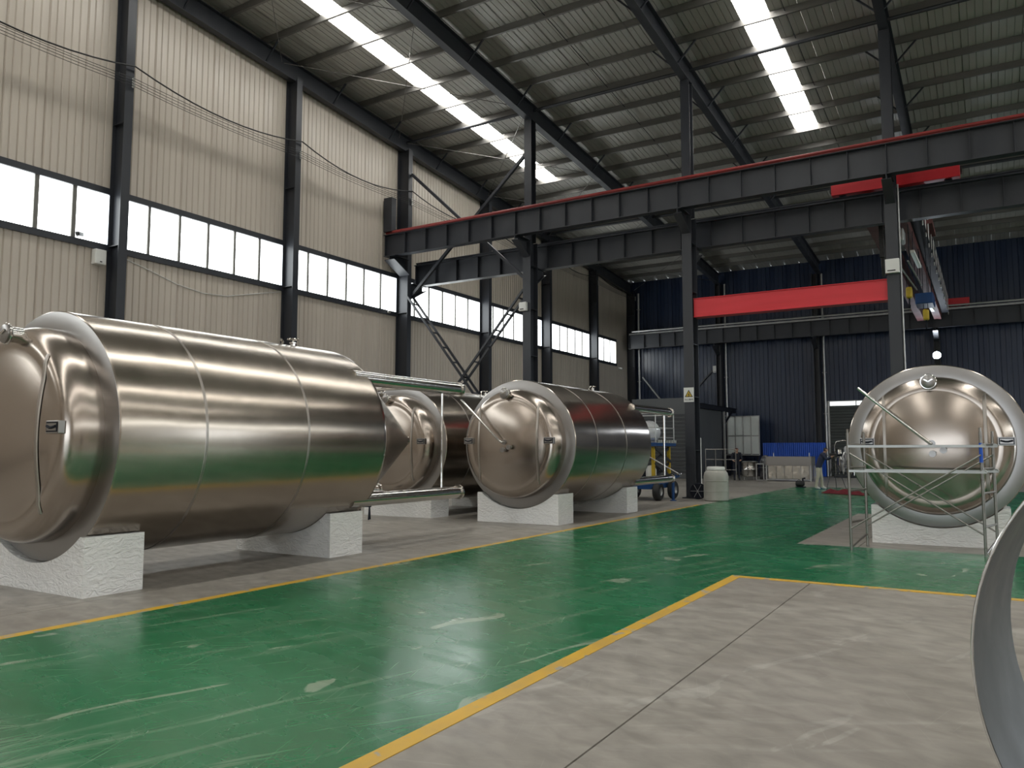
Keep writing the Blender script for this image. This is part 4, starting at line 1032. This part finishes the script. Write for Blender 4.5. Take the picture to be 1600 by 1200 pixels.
def body(lean, hands, stride):
    """facing +x, pelvis over the origin; lean = forward shift of the chest; hands = target x,y,z"""
    J = {'pelvis': (0, 0, .88, (.15, .12)), 'waist': (lean*.25, 0, 1.02, (.165, .135)), 'chest': (lean*.7, 0, 1.22, (.185, .145)), 'collar': (lean, 0, 1.36, (.12, .09)), 'neck': (lean+.035, 0, 1.42, .052), 'chin': (lean+.065, 0, 1.475, (.07, .075)), 'skull': (lean+.075, 0, 1.55, (.082, .095)), 'crown': (lean+.065, 0, 1.615, (.06, .07)),
         'nose': (lean+.165, 0, 1.525, .014)}
    E = [('pelvis', 'waist'), ('waist', 'chest'), ('chest', 'collar'), ('collar', 'neck'), ('neck', 'chin'), ('chin', 'skull'), ('skull', 'crown'), ('skull', 'nose')]
    for s_, n in ((-1, 'r'), (1, 'l')):
        fx = stride*s_
        J['hip'+n] = (0, s_*.095, .84, .1); J['knee'+n] = (fx*.55+.03, s_*.105, .46, .066); J['ankle'+n] = (fx, s_*.11, .09, .045); J['heel'+n] = (fx-.03, s_*.11, .045, .042); J['toe'+n] = (fx+.16, s_*.125, .035, .036)
        E += [('pelvis', 'hip'+n), ('hip'+n, 'knee'+n), ('knee'+n, 'ankle'+n), ('ankle'+n, 'heel'+n), ('ankle'+n, 'toe'+n)]
        h = Vector(hands[0 if s_ < 0 else 1]); sh = Vector((lean*.95, s_*.19, 1.33)); 
        el = (sh+h)/2+Vector((-.03, s_*.07, -.13))
        J['shoulder'+n] = (*sh, .066); J['elbow'+n] = (*el, .048); J['wrist'+n] = (*h, .033)
        d = (h-el).normalized(); side = d.cross(Vector((0, 0, 1))).normalized(); pm = h+d*.07
        J['palm'+n] = (*pm, (.036, .022))
        E += [('collar', 'shoulder'+n), ('shoulder'+n, 'elbow'+n), ('elbow'+n, 'wrist'+n), ('wrist'+n, 'palm'+n)]
        for k, (off, ln_) in enumerate(((-.03, .058), (-.01, .068), (.01, .064), (.03, .05))):
            a = pm+side*off+d*.03; b = a+d*ln_*.55+Vector((0, 0, -.008)); c = b+d*ln_*.35+Vector((0, 0, -.022))
            for q, v in (('a', a), ('b', b), ('c', c)): J['f%d%s%s' % (k, q, n)] = (*v, .009 if q != 'c' else .007)
            E += [('palm'+n, 'f%da%s' % (k, n)), ('f%da%s' % (k, n), 'f%db%s' % (k, n)), ('f%db%s' % (k, n), 'f%dc%s' % (k, n))]
        a = h+d*.03-side*.03*s_*-1; b = a+d*.035+side*.03*s_; 
        J['ta'+n] = (*a, .011); J['tb'+n] = (*b, .009); E += [('wrist'+n, 'ta'+n), ('ta'+n, 'tb'+n)]
    for s_, n in ((-1, 'earr'), (1, 'earl')):
        J[n] = (lean+.07, s_*.098, 1.535, (.012, .02)); E.append(('skull', n))
    return J, E
HEADP = {'chin', 'skull', 'crown', 'nose', 'earr', 'earl'}
def is_hair(lean): return lambda c, a, b: b in HEADP and a in HEADP and (c.z > 1.545 or (c.x < lean+.075 and c.z > 1.46))
def is_skin(c, a, b): return (a in HEADP and b in HEADP) or b in ('chin', 'neck') or b[:4] == 'palm' or b[0] == 'f' and b[1].isdigit() or b in ('tar', 'tal', 'tbr', 'tbl')
def is_leg(c, a, b): return b[:4] == 'knee' or b[:5] == 'ankle' or (b[:3] == 'hip' and c.z < .84)
def is_shoe(c, a, b): return b[:4] in ('heel',) or b[:3] == 'toe'
J, E_ = body(.2, ((.46, -.10, 1.25), (.48, .10, 1.22)), .10)
human('person', 'person in navy jacket and beige trousers leaning in to a tripod camera', (-5.62, 32.2, 0), .05, J, E_, [(is_hair(.2), hairm), (is_skin, skin), (is_shoe, shoe), (is_leg, trous), (lambda c, a, b: True, jacket)], 1.5)
J, E_ = body(.05, ((.3, -.2, 1.0), (.32, .18, 1.02)), .04)
human('person', 'person in dark workwear standing behind the guard rail', (-10.75, 39.4, 0), -1.2, J, E_, [(is_hair(.05), rust), (is_skin, skin), (is_shoe, hairm), (lambda c, a, b: True, darkc)], 1.5)
